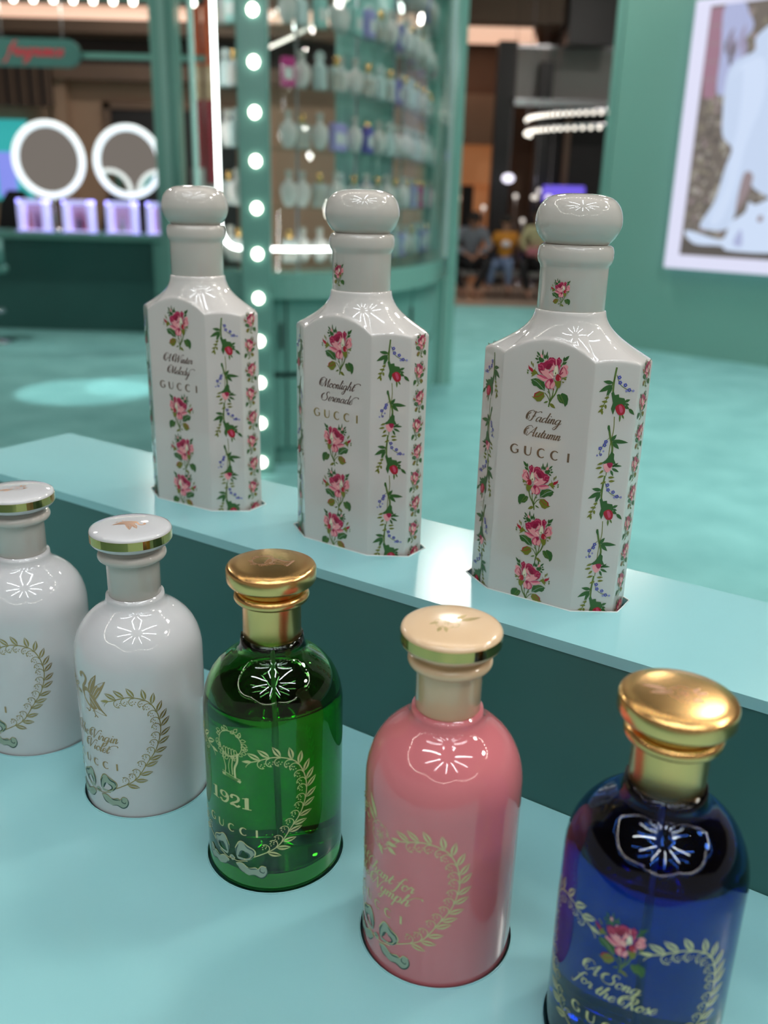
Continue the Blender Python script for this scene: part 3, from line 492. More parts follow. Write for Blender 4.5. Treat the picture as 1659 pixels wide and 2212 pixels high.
def bow_art(fill='sage', dark='deepsage', edge='gold_foil'):
    a = Art()
    out = [(2.4, 14.8), (1.7, 18.9), (3.7, 22.9), (5.6, 23.7), (7.9, 22.2), (11.2, 20.4), (11.9, 18.5), (10.8, 16.1), (8.7, 14.2), (3.7, 13.4)]
    inn = [(3.1, 14.9), (4.0, 16.6), (5.2, 18.4), (6.1, 18.8), (7.5, 18.2), (8.7, 17.4), (8.8, 16.4), (7.6, 15.0), (6.6, 14.7), (4.7, 14.7)]
    tail = [(2.0, 10.8), (5.2, 11.8), (8.4, 9.9), (11.5, 10.8), (12.9, 10.1), (14.5, 12.0), (16.6, 11.5), (17.2, 8.9), (16.2, 6.4), (14.0, 5.3), (11.2, 6.5), (8.4, 5.8), (5.2, 7.2), (3.0, 9.0)]
    for s in (1, -1):
        f = lambda L: [(s*x, y) for x, y in L]
        o2 = [(p.x, p.y) for p in spline([Vector((x, y, 0)) for x, y in out], 3, True)]; i2 = [(p.x, p.y) for p in spline([Vector((x, y, 0)) for x, y in inn], 3, True)]; N = len(o2)
        for k in range(N): a.poly(fill, f([o2[k], o2[(k+1) % N], i2[(k+1) % N], i2[k]]), 0)
        a.ribbon(edge, f(out[1:8]), 0.45, 1, 4); a.ribbon(dark, f([(2.2, 15.0), (2.3, 18.6), (3.6, 21.6)]), 0.7, 2, 4, None, True); a.ribbon(dark, f([(6.6, 22.6), (8.2, 20.9), (10.6, 20.0), (11.2, 18.2)]), 0.75, 2, 4, None, True)
        a.ribbon(dark, f([(3.6, 15.2), (4.6, 17.6), (5.6, 18.9)]), 0.95, 2, 4, None, True); a.ribbon(dark, f([(6.4, 18.6), (8.6, 17.6), (8.9, 16.0), (7.0, 14.7)]), 0.8, 2, 4, None, True); a.ribbon(dark, f([(9.2, 14.8), (10.6, 16.4), (11.4, 17.6)]), 0.6, 2, 4, None, True)
        t2 = [(p.x, p.y) for p in spline([Vector((x, y, 0)) for x, y in tail], 2, True)]; K = len(t2)
        up = [t2[k] for k in range(0, K//2)]; lo = [t2[-1-k] for k in range(0, K//2)]
        for k in range(len(up)-1): a.poly(fill, f([up[k], up[k+1], lo[k+1], lo[k]]), 0)
        a.ribbon(edge, f(tail[0:7]), 0.35, 1, 3); a.ribbon(dark, f(tail[6:12]), 0.6, 2, 4, None, True); a.ribbon(dark, f([(8.0, 10.0), (9.6, 9.6), (12.6, 10.0)]), 0.6, 2, 4, None, True); a.ribbon(dark, f([(14.0, 11.0), (13.8, 9.0), (15.4, 8.2), (15.8, 9.2)]), 0.5, 2, 4, None, True); a.ribbon(dark, f([(2.6, 10.0), (4.2, 7.6), (6.6, 6.6)]), 0.5, 2, 4, None, True); a.ribbon('sagelight', f([(4.2, 10.4), (6.4, 9.0), (8.6, 7.8)]), 0.9, 1, 4, None, True)
        a.ribbon(edge, f([(0.5, 12.4), (3.0, 12.2), (6.0, 13.2), (8.0, 13.6)]), 0.4, 3, 4)
    a.blob(fill, [(-1.6, 13.2), (0, 14.6), (1.6, 13.2), (0, 11.4)], 3); a.ribbon(edge, [(-1.6, 13.2), (0, 12.4), (1.6, 13.4)], 0.4, 4, 4); a.ribbon(dark, [(-0.9, 12.2), (0, 13.2), (1.0, 12.6)], 0.35, 4, 3)
    return a
def swan_art(m='palegold', hi='lacquer'):
    a = Art(); c = lambda L: [((x-582)/8.9, 56+(1530-y)/10.4) for x, y in L]
    a.ribbon(m, c([(517, 1322), (524, 1304), (545, 1302), (560, 1322), (552, 1350), (534, 1378), (530, 1412)]), 1.5, 0, 6)
    a.poly(m, c([(513, 1318), (520, 1304), (530, 1308), (528, 1326), (518, 1330)]), 1)
    a.blob(m, c([(528, 1392), (562, 1372), (590, 1404), (618, 1436), (646, 1478), (668, 1506), (622, 1498), (580, 1484), (545, 1452)]), 0)
    a.poly(m, c([(568, 1392), (576, 1345), (596, 1310), (627, 1278), (622, 1316), (614, 1345), (590, 1400)]), 0)
    a.poly(m, c([(590, 1408), (612, 1352), (640, 1326), (674, 1306), (658, 1346), (640, 1384), (612, 1430)]), 0)
    for p in ([(580, 1385), (596, 1335), (618, 1296)], [(600, 1405), (630, 1350), (662, 1318)], [(612, 1412), (640, 1365)], [(548, 1410), (575, 1440), (600, 1470)], [(560, 1395), (592, 1430), (630, 1485)], [(545, 1430), (570, 1462)]): a.ribbon(hi, c(p), 0.28, 2, 3)
    a.ribbon(m, c([(575, 1482), (572, 1505), (545, 1500)]), 0.55, 0, 3); a.ribbon(m, c([(572, 1505), (560, 1512)]), 0.5, 0, 1)
    a.ribbon(m, c([(598, 1490), (606, 1520), (600, 1532)]), 0.55, 0, 3); a.ribbon(m, c([(605, 1516), (620, 1528)]), 0.5, 0, 1); a.ribbon(m, c([(590, 1500), (600, 1496)]), 0.5, 0, 1)
    return a
def hand_art(m='palegold', gap='leaf'):
    a = Art(); rng = random.Random(3); cx, cy, rr = 0.6, 73.5, 6.2
    ring = [(cx+rr*math.cos(t), cy+rr*math.sin(t)) for t in [6.2832*k/24 for k in range(25)]]
    a.ribbon(m, ring, 0.35, 0, 2)
    for k in range(26):
        t = 6.2832*k/26; r0 = rr+rng.uniform(-0.8, 0.8); an = t+rng.choice((-1, 1))*rng.uniform(0.2, 1.0); ln = rng.uniform(2.2, 3.0)
        p0 = (cx+r0*math.cos(t), cy+r0*math.sin(t)); p1 = (p0[0]+ln*math.cos(an), p0[1]+ln*math.sin(an))
        nx, ny = -math.sin(an), math.cos(an)
        for s in (1, -1): a.ribbon(m, [p0, ((p0[0]+p1[0])/2+nx*s*0.75, (p0[1]+p1[1])/2+ny*s*0.75), p1], 0.26, 1, 4)
    # raised forearm and fist gripping the garland
    a.ribbon(m, [(-3.2, 68.5), (-3.0, 65.0), (-2.0, 61.0), (-2.4, 57.2)], 0.42, 2); a.ribbon(m, [(4.6, 69.5), (4.4, 65.5), (3.0, 61.5), (3.2, 56.6)], 1.0, 2)
    a.ribbon(m, [(0.6, 66.0), (-0.2, 62.0), (0.2, 58.0)], 0.3, 2); a.ribbon(m, [(2.2, 67.0), (1.6, 62.5), (1.8, 58.0)], 0.5, 2)
    for k in range(4):
        x = -3.0+k*1.55; a.ribbon(m, [(x, 68.0), (x-0.2, 70.4), (x+0.6, 71.2), (x+1.3, 70.2), (x+1.2, 68.2)], 0.34, 2, 4)
    a.ribbon(m, [(4.6, 69.5), (3.6, 71.0), (2.6, 70.0)], 0.4, 2); a.ribbon(m, [(-3.0, 67.8), (0, 66.8), (3.2, 67.6)], 0.4, 2)
    a.poly(m, [(-4.2, 57.6), (-3.9, 56.3), (5.6, 54.6), (6.2, 55.8)], 2); a.ribbon(m, [(-4.0, 58.4), (1, 57.4), (5.8, 56.4)], 0.3, 2, 3)
    return a
def bloom_art(m='palegold'):
    a = Art(); rng = random.Random(5)
    for k in range(7):
        t = 6.2832*k/7; c0 = (0.5+3.0*math.cos(t), 64+3.4*math.sin(t))
        a.ribbon(m, [(c0[0]+2.6*math.cos(t+q), c0[1]+2.6*math.sin(t+q)) for q in (-1.5, -0.8, 0, 0.8, 1.5)], 0.3, 1, 4); a.ribbon(m, [(0.5, 64), ((0.5+c0[0])/2+0.4, (64+c0[1])/2), c0], 0.25, 1, 3)
    for k in range(5): a.ribbon(m, [(0.5+1.2*math.cos(k*1.3), 64+1.2*math.sin(k*1.3)), (0.5+2.0*math.cos(k*1.3+.5), 64+2.0*math.sin(k*1.3+.5))], 0.35, 1, 2)
    a.leaf(m, (-2, 70), (-7.5, 79), 3.0, 0); a.leaf(m, (-3, 68), (-9.5, 73), 2.6, 0); a.leaf(m, (5, 61), (9.5, 59.5), 2.2, 1); a.leaf(m, (4.5, 63), (9.8, 63.5), 2.0, 1); a.leaf(m, (0, 60), (2.5, 55.5), 2.0, 1)
    return a

# ================================================================== THE SETTING
def struct(o): o['kind'] = 'structure'; return o
struct(MB().box(-7, 7, -4, 13.3, -0.02, 0.0).build('floor', 'carpet'))
struct(MB().box(-16, 16, 13.3, 30, -0.03, -0.012).build('floor_mall', 'mall_floor'))
struct(MB().box(-16, 16, -8, 30, 5.4, 5.5).build('ceiling', 'ceiling'))
# far mall wall, left: shop front with bulkheads
struct(MB().box(-12, 0.9, 16.0, 16.2, 0, 5.4).build('wall_back', 'tan_wall'))
b = MB(); b.box(-12, 0.9, 15.6, 16.0, 3.10, 3.32); b.box(-12, 0.9, 15.3, 16.0, 3.72, 3.90); b.box(-12, 0.9, 15.3, 16.0, 4.12, 5.4)
struct(b.build('trim_1', 'brown_wall'))
struct(MB().box(-12, 0.9, 15.8, 16.0, 3.32, 3.72).build('trim_2', 'fabric_dark'))
struct(MB().box(-12, 0.9, 15.5, 15.99, 3.90, 4.12).build('cove_light', 'cove')); bpy.data.objects['cove_light'].name = 'trim_3'
struct(MB().box(-4.63, -2.6, 15.9, 16.02, 0.0, 2.70).build('door_1', 'dark_wall'))
b = MB(); b.box(-4.75, -4.63, 15.86, 16.05, 0, 2.8); b.box(-4.75, -2.5, 15.86, 16.05, 2.70, 2.8)
struct(b.build('trim_4', 'brown_wall'))
# right-hand mall bay behind the seated people
struct(MB().box(0.9, 12, 19.0, 19.2, 0, 5.4).build('wall_far', 'brown_wall'))
struct(MB().box(0.6, 2.2, 18.2, 19.0, 2.45, 3.3).build('trim_5', 'tan_wall'))
struct(MB().box(-1, 2.75, 16.6, 19.0, 4.22, 5.4).build('trim_6', 'brown_wall'))
struct(obj('trim_7', [(0.2, 17.0, 4.19), (2.3, 17.0, 4.19), (2.62, 18.6, 4.19), (0.2, 18.6, 4.19), (0.2, 17.0, 4.215), (2.3, 17.0, 4.215), (2.62, 18.6, 4.215), (0.2, 18.6, 4.215)], [(0, 1, 2, 3), (4, 5, 6, 7), (0, 1, 5, 4), (1, 2, 6, 5), (2, 3, 7, 6), (3, 0, 4, 7)], 'cove'))
struct(MB().box(2.7, 12, 18.0, 18.2, 0, 3.05).build('wall_right', 'dark_wall'))
struct(MB().box(2.0, 12, 16.9, 17.4, 3.00, 3.12).build('trim_8', 'steel'))

# ---- lamps overhead -------------------------------------------------
STAR = (0.12, -0.70, 3.45)
st = tag(empty('radial_ceiling_lamp', STAR), 'round pavilion ceiling lamp of white tubes radiating like a star', 'ceiling lamp')
hub = MB().lathe([(0, -0.03), (0.12, -0.03), (0.14, 0.02), (0.05, 0.05), (0.02, 1.95), (0, 1.95)], 24).build('hub', 'steel', st, True)
for k in range(10):
    a = 2*math.pi*(k+0.35)/10; ca, sa = math.cos(a), math.sin(a)
    MB().tube([(0.42*ca, 0.42*sa, 0), (1.5*ca, 1.5*sa, 0)], 0.022, 8).build('tube', 'led_cool', st, True)
    MB().tube([(0.12*ca, 0.12*sa, 0.02), (1.5*ca, 1.5*sa, 0.032)], 0.012, 6).build('arm', 'steel', st, True)
def garland(c, rad, z, nsc, drop, nb, label, rods=True):
    g = tag(empty('bulb_garland', (c[0], c[1], z)), label, 'garland'); pts = []
    for i in range(240):
        t = 2*math.pi*i/240; s = abs(math.sin(nsc*t/2)); pts.append((rad*math.cos(t)*(1-0.05*s), rad*math.sin(t)*(1-0.05*s), -drop*s))
    MB().tube(pts, 0.006, 5, True).build('cord', 'steel', g, True)
    bb = MB()
    for i in range(nb):
        t = 2*math.pi*i/nb; s = abs(math.sin(nsc*t/2)); bb.ball((rad*math.cos(t)*(1-0.05*s), rad*math.sin(t)*(1-0.05*s), -drop*s), 0.02, 8, 6)
    M['garland_bulb'] = mat('garland_bulb', (1, 1, 1), 0.3, emit=(1.0, 0.93, 0.82), es=40); o = bb.build('bulb_string', 'garland_bulb', g, True); o['kind'] = 'stuff'
    for k in range(nsc):
        t = 2*math.pi*k/nsc; MB().tube([(rad*math.cos(t), rad*math.sin(t), 0), (rad*math.cos(t), rad*math.sin(t), 5.4-z)], 0.006, 5).build('rod', 'steel', g)
    return g
garland((STAR[0], STAR[1]), 2.15, 3.05, 5, 0.42, 130, 'scalloped string of warm round bulbs hung round the pavilion roof')
for x, y in ((4.6, 0.2), (3.4, 2.4), (-4.4, 7.4), (3.0, 5.2), (0.8, 9.5), (-3.0, 12.5), (3.6, 12.2)):  # out-of-view ceiling lights added to brighten the background
    o = tag(empty('fill_light', (x, y, 5.36)), 'added unseen round downlight in the dark mall ceiling', 'fill_light', 'added mall ceiling lights')
    MB().lathe([(0.30, 0.04), (0.36, 0.04), (0.36, -0.02), (0.30, -0.02)], 24, close=True).build('rim', 'steel', o, True); MB().lathe([(0, -0.004), (0.29, -0.004), (0.29, 0.03), (0, 0.03)], 24).build('lens', 'fill_light', o)
def spot(loc, target, energy, size, blend, color=(1, 1, 1), rad=0.03):
    l = bpy.data.lights.new('spot', 'SPOT'); l.energy = energy; l.spot_size = size; l.spot_blend = blend; l.color = color; l.shadow_soft_size = rad
    o = bpy.data.objects.new('spot_beam', l); COL.objects.link(o); o.location = loc; d = Vector(target)-Vector(loc); o.rotation_euler = d.to_track_quat('-Z', 'Y').to_euler(); return o
spot((-3.4, 6.2, 5.3), (-2.3, 6.7, 0), 700, R_(11), 0.3, (0.9, 1, 1)); spot((-1.2, 8.4, 5.3), (-1.95, 7.0, 0), 500, R_(9), 0.3, (0.9, 1, 1))
spot((3.0, 3.5, 5.3), (2.4, 5.2, 0), 520, R_(66), 0.9, (0.95, 1, 1))

# ================================================================== THE DISPLAY COUNTER (its own axes: X along the rows)
CA = R_(-33.245); CC, CS = math.cos(CA), math.sin(CA)
Z1, Z2 = H-0.3006, H-0.203
XR = [-.4192, -.3284, -.2385, -.1477, -.0605]; YR1 = .2751
XO = [-.4371, -.306, -.1768]; YO = .4366; RO = [R_(3.0), R_(-1.6), R_(0.2)]
def cw(x, y, z): return (x*CC-y*CS, x*CS+y*CC, z)
def plate_with_holes(name, rect, holes, ztop, thick, depth, m, parent, rm='mint_top', hm='slot'):
    """top plate with real cut-outs, a floor in each recess"""
    b = bmesh.new(); edges = []
    def loop(pts):
        vs = [b.verts.new((x, y, ztop)) for x, y in pts]
        for i in range(len(vs)): edges.append(b.edges.new((vs[i], vs[(i+1) % len(vs)])))
        return vs
    outer = loop([(rect[0], rect[2]), (rect[1], rect[2]), (rect[1], rect[3]), (rect[0], rect[3])]); inner = [loop(h) for h in holes]
    bmesh.ops.triangle_fill(b, edges=edges, use_beauty=True)
    def skirt(vs, dz):
        lo = [b.verts.new((v.co.x, v.co.y, v.co.z-dz)) for v in vs]
        for i in range(len(vs)): b.faces.new((vs[i], vs[(i+1) % len(vs)], lo[(i+1) % len(vs)], lo[i]))
        return lo
    skirt(outer, thick)
    nf = len(b.faces)
    for h in inner: skirt(h, depth)
    me = bpy.data.meshes.new(name)
    bmesh.ops.recalc_face_normals(b, faces=b.faces)
    for f in b.faces:
        if f.normal.z < -0.5: f.normal_flip()
    b.to_mesh(me); b.free(); me.materials.append(M[m]); o = bpy.data.objects.new(name, me); link(o, parent)
    for h in holes:
        MB().prism(h, ztop-depth-0.001, ztop-depth).build('recess_floor', hm, parent)
        rim = [(x, y, ztop+0.0001) for x, y in h]; MB().tube(rim, 0.00035, 5, True).build('recess_rim', rm, parent, True)
    return o
cn = empty('display_counter', (0, 0, 0), CA)
tag(cn, 'two-tier mint display counter with recesses holding the perfume bottles', 'counter')
circ = lambda x, y, r, n=56: [(x+r*math.cos(6.28318*i/n), y+r*math.sin(6.28318*i/n)) for i in range(n)]
def oct_outline(W, D, fw, fd, ex=0.0): 
    W, D = W+ex, D+ex; k = ex*0.42
    return [(-fw-k, -D), (fw+k, -D), (W, -fd-k), (W, fd+k), (fw+k, D), (-fw-k, D), (-W, fd+k), (-W, -fd-k)]
def rotpts(P, a, x, y): return [(x+px*math.cos(a)-py*math.sin(a), y+px*math.sin(a)+py*math.cos(a)) for px, py in P]
YRIS, YBK, XL, XRR = .3798, .4898, -.6563, .75
plate_with_holes('lower_shelf', (-.95, XRR, -.02, YRIS), [circ(x, YR1, .0331) for x in XR], Z1, 0.02, 0.004, 'mint_top', cn)
plate_with_holes('upper_ledge', (XL, XRR, YRIS, YBK), [rotpts(oct_outline(.0452, .0230, .0245, .0092), RO[i], XO[i], YO) for i in range(3)], Z2, 0.006, 0.004, 'mint_top', cn, 'cut_edge')
MB().box(XL, XRR, YRIS+0.0004, YRIS+0.012, Z1-0.02, Z2-0.006).build('riser', 'dark_teal', cn)
MB().box(XL, XL+0.012, YRIS+0.012, YBK-0.001, Z1-0.02, Z2-0.006).build('end_panel', 'dark_teal', cn)
MB().box(XL, XRR, YBK-0.013, YBK-0.001, 0.0, Z2-0.006).build('back_panel', 'dark_teal', cn)
MB().box(-.93, XRR, 0.02, 0.04, 0.0, Z1-0.02).build('front_panel', 'dark_teal', cn)
MB().box(-.93, -.91, 0.04, YBK-0.013, 0.0, Z1-0.02).build('side_panel', 'dark_teal', cn)
MB().box(-.95, XL, YRIS, YRIS+0.004, Z1-0.02, Z1).build('shelf_edge', 'mint_top', cn)

# ---- round bottles ---------------------------------------------------
BODY = [(0, 0), (27, 0), (30.4, 0.5), (31.6, 2.0), (32, 4.5), (32, 83), (31.75, 87), (31.0, 91), (29.7, 95), (27.7, 99), (25.0, 102.6), (21.8, 105.6), (18.6, 107.9), (16.2, 109.6), (14.9, 111.3), (14.4, 113.2), (14.2, 115.3)]
mmz = lambda P: [(r/1000, z/1000) for r, z in P]
def cap_parts(root, mcol, mdisc, mband, mtop):
    MB().lathe(mmz([(0, 115.3), (12.6, 115.3), (13.0, 115.8), (13.0, 133), (13.3, 134), (0, 134)]), 64).build('collar', mcol, root, True)
    t = [(16.7-2.5+2.5*math.cos(a), 136.4+2.5*math.sin(a)) for a in [R_(-90+180*k/10) for k in range(11)]]
    MB().lathe(mmz([(0, 133.9), (13.2, 133.9)]+t+[(13.9, 138.9), (13.7, 141.2), (0, 141.2)]), 64).build('bead_ring', mcol, root, True)
    disc = MB().lathe(mmz([(0, 141.2), (14.5, 141.2), (17.5, 141.9), (19.0, 143.0), (19.7, 144.2), (19.75, 149.0), (19.3, 149.9), (18.0, 150.5), (14, 151.0), (8, 151.4), (3, 151.5), (0, 151.55)]), 72).build('cap', mdisc, root, True)
    if mband: MB().lathe(mmz([(19.3, 144.5), (19.86, 144.5), (19.86, 148.7), (19.3, 148.7)]), 72, close=True).build('band', mband, disc, False)
    return disc
def top_map(rot):
    def fn(u, v, e):
        r = math.hypot(u, v); x = u*math.cos(rot)-v*math.sin(rot); y = u*math.sin(rot)+v*math.cos(rot)
        return (x/1000, y/1000, (151.58-0.0026*r*r+e*0.6)/1000)
    return fn
def round_bottle(i, label, dz=0.0, body='lacquer', caps=('cap_white', 'lacquer', 'brass_band'), spin=0.0, glass=None):
    r = empty('perfume_bottle', cw(XR[i], YR1, Z1-0.004+dz), CA+spin)
    tag(r, label, 'perfume bottle', 'round-shouldered perfume bottles on the lower shelf')
    if glass:
        gm, lm, lvl = glass; t = 2.6
        inner = [(0, 9.0), (24, 9.0), (28, 10.0), (29.2, 12.5), (29.4, 16), (29.4, 83), (29.1, 87.5), (28.2, 92), (26.6, 96), (24.2, 99.6), (21.0, 102.6), (17.6, 104.8), (14.2, 106.8), (12.0, 109.5), (11.4, 113), (11.4, 117)]
        MB().lathe(mmz(BODY[:-1]+[(14.0, 117), (11.4, 117)]+inner[::-1][1:]), 96).build('glass_body', gm, r, True)
        li = [(q[0]+0.12, q[1]-0.12) if q[0] > 0 else (0, q[1]-0.12) for q in inner if q[1] < lvl]
        MB().lathe(mmz(li+[(29.5, lvl-0.4), (29.3, lvl), (27.5, lvl-0.7), (24, lvl-1.0), (0, lvl-1.0)]), 96).build('liquid', lm, r, True)
        MB().tube([(0, 0, .114), (0.0006, 0, .06), (0.0018, 0, .0105)], 0.0011, 10).build('dip_tube', 'tube', r, True)
    else:
        MB().lathe(mmz(BODY), 96).build('body', body, r, True)
    d = cap_parts(r, *caps, None)
    return r, d
FRONT = cyl_map(32.0)
def put(root, name, art, remap=None, fn=FRONT, label=None, eps=0.12):
    o = art.build(name, fn, root, remap, eps)
    if label: o['label'] = label
    return o
def text_block(root, lines, m, m2=None, gy=27.4, gucci=True, gw=25.5, xh=2.6):
    a = Art()
    for t, y, al, es in lines: a.merge(script_art(t, xh, m, al, endswash=es), 0, y)
    put(root, 'script_lettering', a, label='gold script name')
    if gucci: put(root, 'capital_lettering', caps_art('GUCCI', 3.9, m2 or m, gw).merge(Art(), 0, 0), fn=lambda u, v, e: FRONT(u, v+gy, e), label='widely spaced gold capitals')
W_GOLD = {'gold_foil': 'palegold'}
WREATH = wreath_art(); BOW = bow_art(); SWAN = swan_art(); HAND = hand_art(); BLOOM = bloom_art()
def emblem_on_cap(disc, art, cy, sc, rot, m, over=None):
    a = Art().merge(art, 0, -cy*sc, sc); rm = {k[0]: m for k in art.P}
    if over: rm.update(over)
    a.build('cap_emblem', top_map(rot), disc, rm, eps=0.05, step=0.02)
# 1 white, cut by the left edge of the picture
r0, d0 = round_bottle(0, 'white round perfume bottle at the far left, cut by the picture edge')
put(r0, 'wreath_print', WREATH); put(r0, 'bow_print', BOW)
text_block(r0, [('The', 44, 0.2, False), ('Violet', 37.5, -0.1, True)][:0], 'palegold'); emblem_on_cap(d0, BLOOM, 66, 0.62, 2.2, 'rose_gold')
# 2 white with the swan
r1, d1 = round_bottle(1, 'white round perfume bottle printed with a gold swan and white cap')
put(r1, 'wreath_print', WREATH); put(r1, 'bow_print', BOW); put(r1, 'swan_print', SWAN, label='gold swan with raised wings')
text_block(r1, [('The Virgin', 43.2, 0.0, False), ('Violet', 36.6, -0.12, True)], 'palegold', xh=2.8); emblem_on_cap(d1, SWAN, 68, 0.62, -1.5, 'rose_gold', {'lacquer': 'lacquer'})
LG = {'gold_foil': 'litegold', 'palegold': 'litegold'}
# 3 green glass
GCAPS = ('gold', 'gold', None)
r2, d2 = round_bottle(2, 'green glass perfume bottle with a gold cap and the number 1921', 0.0025, caps=GCAPS, glass=('green_glass', 'green_liquid', 90.0), spin=R_(3.0))
put(r2, 'wreath_print', WREATH, LG); put(r2, 'bow_print', bow_art('sage', 'deepsage', 'litegold')); put(r2, 'hand_print', HAND, LG, label='gold fist holding a leaf garland')
put(r2, 'number_lettering', digits_1921(6.2, 'litegold'), fn=lambda u, v, e: FRONT(u*1.6, v+41.5, e), label='gold number 1921'); text_block(r2, [], 'litegold', 'litegold'); bpy.data.objects.remove([c for c in r2.children if c.name.startswith('script_lettering')][0])
emblem_on_cap(d2, HAND, 68, 0.72, 1.9, 'rose_gold')
# 4 pink
r3, d3 = round_bottle(3, 'glossy pink round perfume bottle with a cream cap', body='pink', caps=('cream', 'cream', 'brass_band'), spin=R_(-20))
put(r3, 'wreath_print', WREATH, LG); put(r3, 'bow_print', BOW, LG); put(r3, 'flower_print', BLOOM, LG, label='gold flower with two leaves')
text_block(r3, [('A Chant for', 44.2, 0.0, False), ('the Nymph', 37.4, 0.0, True)], 'litegold', xh=3.0); emblem_on_cap(d3, BLOOM, 66, 0.85, -0.7, 'gold_foil')
# 5 blue glass
r4, d4 = round_bottle(4, 'deep blue glass perfume bottle with a gold cap, nearest the camera', caps=GCAPS, glass=('blue_glass', 'blue_liquid', 92.0))
put(r4, 'wreath_print', WREATH, LG); put(r4, 'bow_print', bow_art('palerose', 'deepsage', 'litegold')); put(r4, 'rose_print', Art().merge(ROSE, 0, 66.5, 0.82), label='pink rose with leaves')
text_block(r4, [('A Song', 48.2, 0.05, False), ('for the Rose', 41.4, 0.0, False)], 'litegold'); emblem_on_cap(d4, BLOOM, 66, 0.85, 1.2, 'rose_gold')

# ---- octagonal ceramic bottles --------------------------------------
def octagon_body():
    W, D, fw, fd = 42.2, 22.5, 24.3, 8.8
    C = [(-fw, -D), (fw, -D), (W, -fd), (W, fd), (fw, D), (-fw, D), (-W, fd), (-W, -fd)]; n = 8; pts = []; rad = 1.6
    for i in range(8):
        p0, p1, p2 = Vector(C[i-1]), Vector(C[i]), Vector(C[(i+1) % 8]); a = (p0-p1).normalized(); c = (p2-p1).normalized()
        half = a.angle(c)/2; tl = rad/math.tan(half); s, e = p1+a*tl, p1+c*tl; ctr = p1+(a+c).normalized()*(rad/math.sin(half))
        for k in range(5):
            v = (s-ctr).lerp(e-ctr, k/4).normalized()*rad+ctr; pts.append((v, i, None))
        nx = Vector(C[(i+1) % 8]); dn = (nx-p1).normalized(); L = (nx-p1).length
        q1 = Vector(C[(i+2) % 8]); 
        m = (4, 9, 6)[0 if i % 4 == 3 else (1 if i % 4 == 0 else 2)] if False else 9
        for k in range(1, m): pts.append((e.lerp(nx-dn*tl, k/m), i, k/m))
    def vedge(p):
        x, y = abs(p.x), abs(p.y)
        if y > D-0.01 or (x < fw): return 131.5+8.5*(1-(min(x, fw)/fw)**2)
        if x > W-0.01: return 130.6+0.5*(1-(y/fd)**2) if y < fd else 130.6
        t = (x-fw)/(W-fw)*2-1; return 131.05-0.45*t+1.4*(1-t*t)
    V = []; N = len(pts); rows = []
    ins = lambda p, d: Vector((p.x*(1-d/max(1, p.length)), p.y*(1-d/max(1, p.length))))
    def row(f): rows.append([f(p) for p, _, _ in pts])
    row(lambda p: (*ins(p, 1.2), 0)); row(lambda p: (*ins(p, 0.3), 0.35)); row(lambda p: (*p, 1.3))
    row(lambda p: (*p, 60)); row(lambda p: (*p, vedge(p)-2.6+4)); row(lambda p: (*p, vedge(p)-1.3+4)); row(lambda p: (*ins(p, 0.16), vedge(p)-0.55+4)); row(lambda p: (*ins(p, 0.65), vedge(p)+0.1+4))
    def bez(p, t):
        rho = p.length-1.4; ve = vedge(p)+0.55; d = p.normalized(); rn = 17.6
        A = (rho, ve); B = (rho-0.5*(rho-rn), ve+0.30*(152.3-ve)); Cc = (rn+0.02*(rho-rn)+0.3, 152.3-0.42*(152.3-ve)); E = (rn, 152.3)
        u = 1-t; r = u**3*A[0]+3*u*u*t*B[0]+3*u*t*t*Cc[0]+t**3*E[0]; z = u**3*A[1]+3*u*u*t*B[1]+3*u*t*t*Cc[1]+t**3*E[1]
        return (d.x*r, d.y*r, z+4)
    for k in range(0, 13): row(lambda p, k=k: bez(p, k/12))
    row(lambda p: (*(p.normalized()*17.2), 156.7)); 
    for r_ in rows: V += [tuple(c/1000 for c in v) for v in r_]
    F = [(i*N+j, i*N+(j+1) % N, (i+1)*N+(j+1) % N, (i+1)*N+j) for i in range(len(rows)-1) for j in range(N)]
    F.append(tuple(range(N))); F.append(tuple((len(rows)-1)*N+j for j in range(N)))
    return V, F
OV, OF = octagon_body(); OME = mesh('body', OV, OF, 'ceramic', True)
NECK = [(0, 156.4), (16.7, 156.4), (16.9, 156.8), (16.9, 176.6), (17.2, 178.2), (18.2, 179.6), (18.6, 181.4), (18.6, 184.8), (18.0, 187.0), (16.6, 188.0), (0, 188.0)]
BALL = [(0, 188.0), (15.4, 188.0), (15.9, 188.6)]+[(14.6+6.5*math.cos(R_(t)) if t < 90 else 0, 0) for t in ()]
BALL += [(17.6, 190.2), (19.6, 193.0), (20.8, 196.4), (21.1, 199.2), (20.6, 202.6), (19.2, 206.0), (16.6, 208.9), (12.6, 210.7), (7.5, 211.5), (0, 211.7)]
def smooth_prof(P, n=4):
    Q = spline([Vector((r, z, 0)) for r, z in P], n); return [(max(0, q.x), q.y) for q in Q]
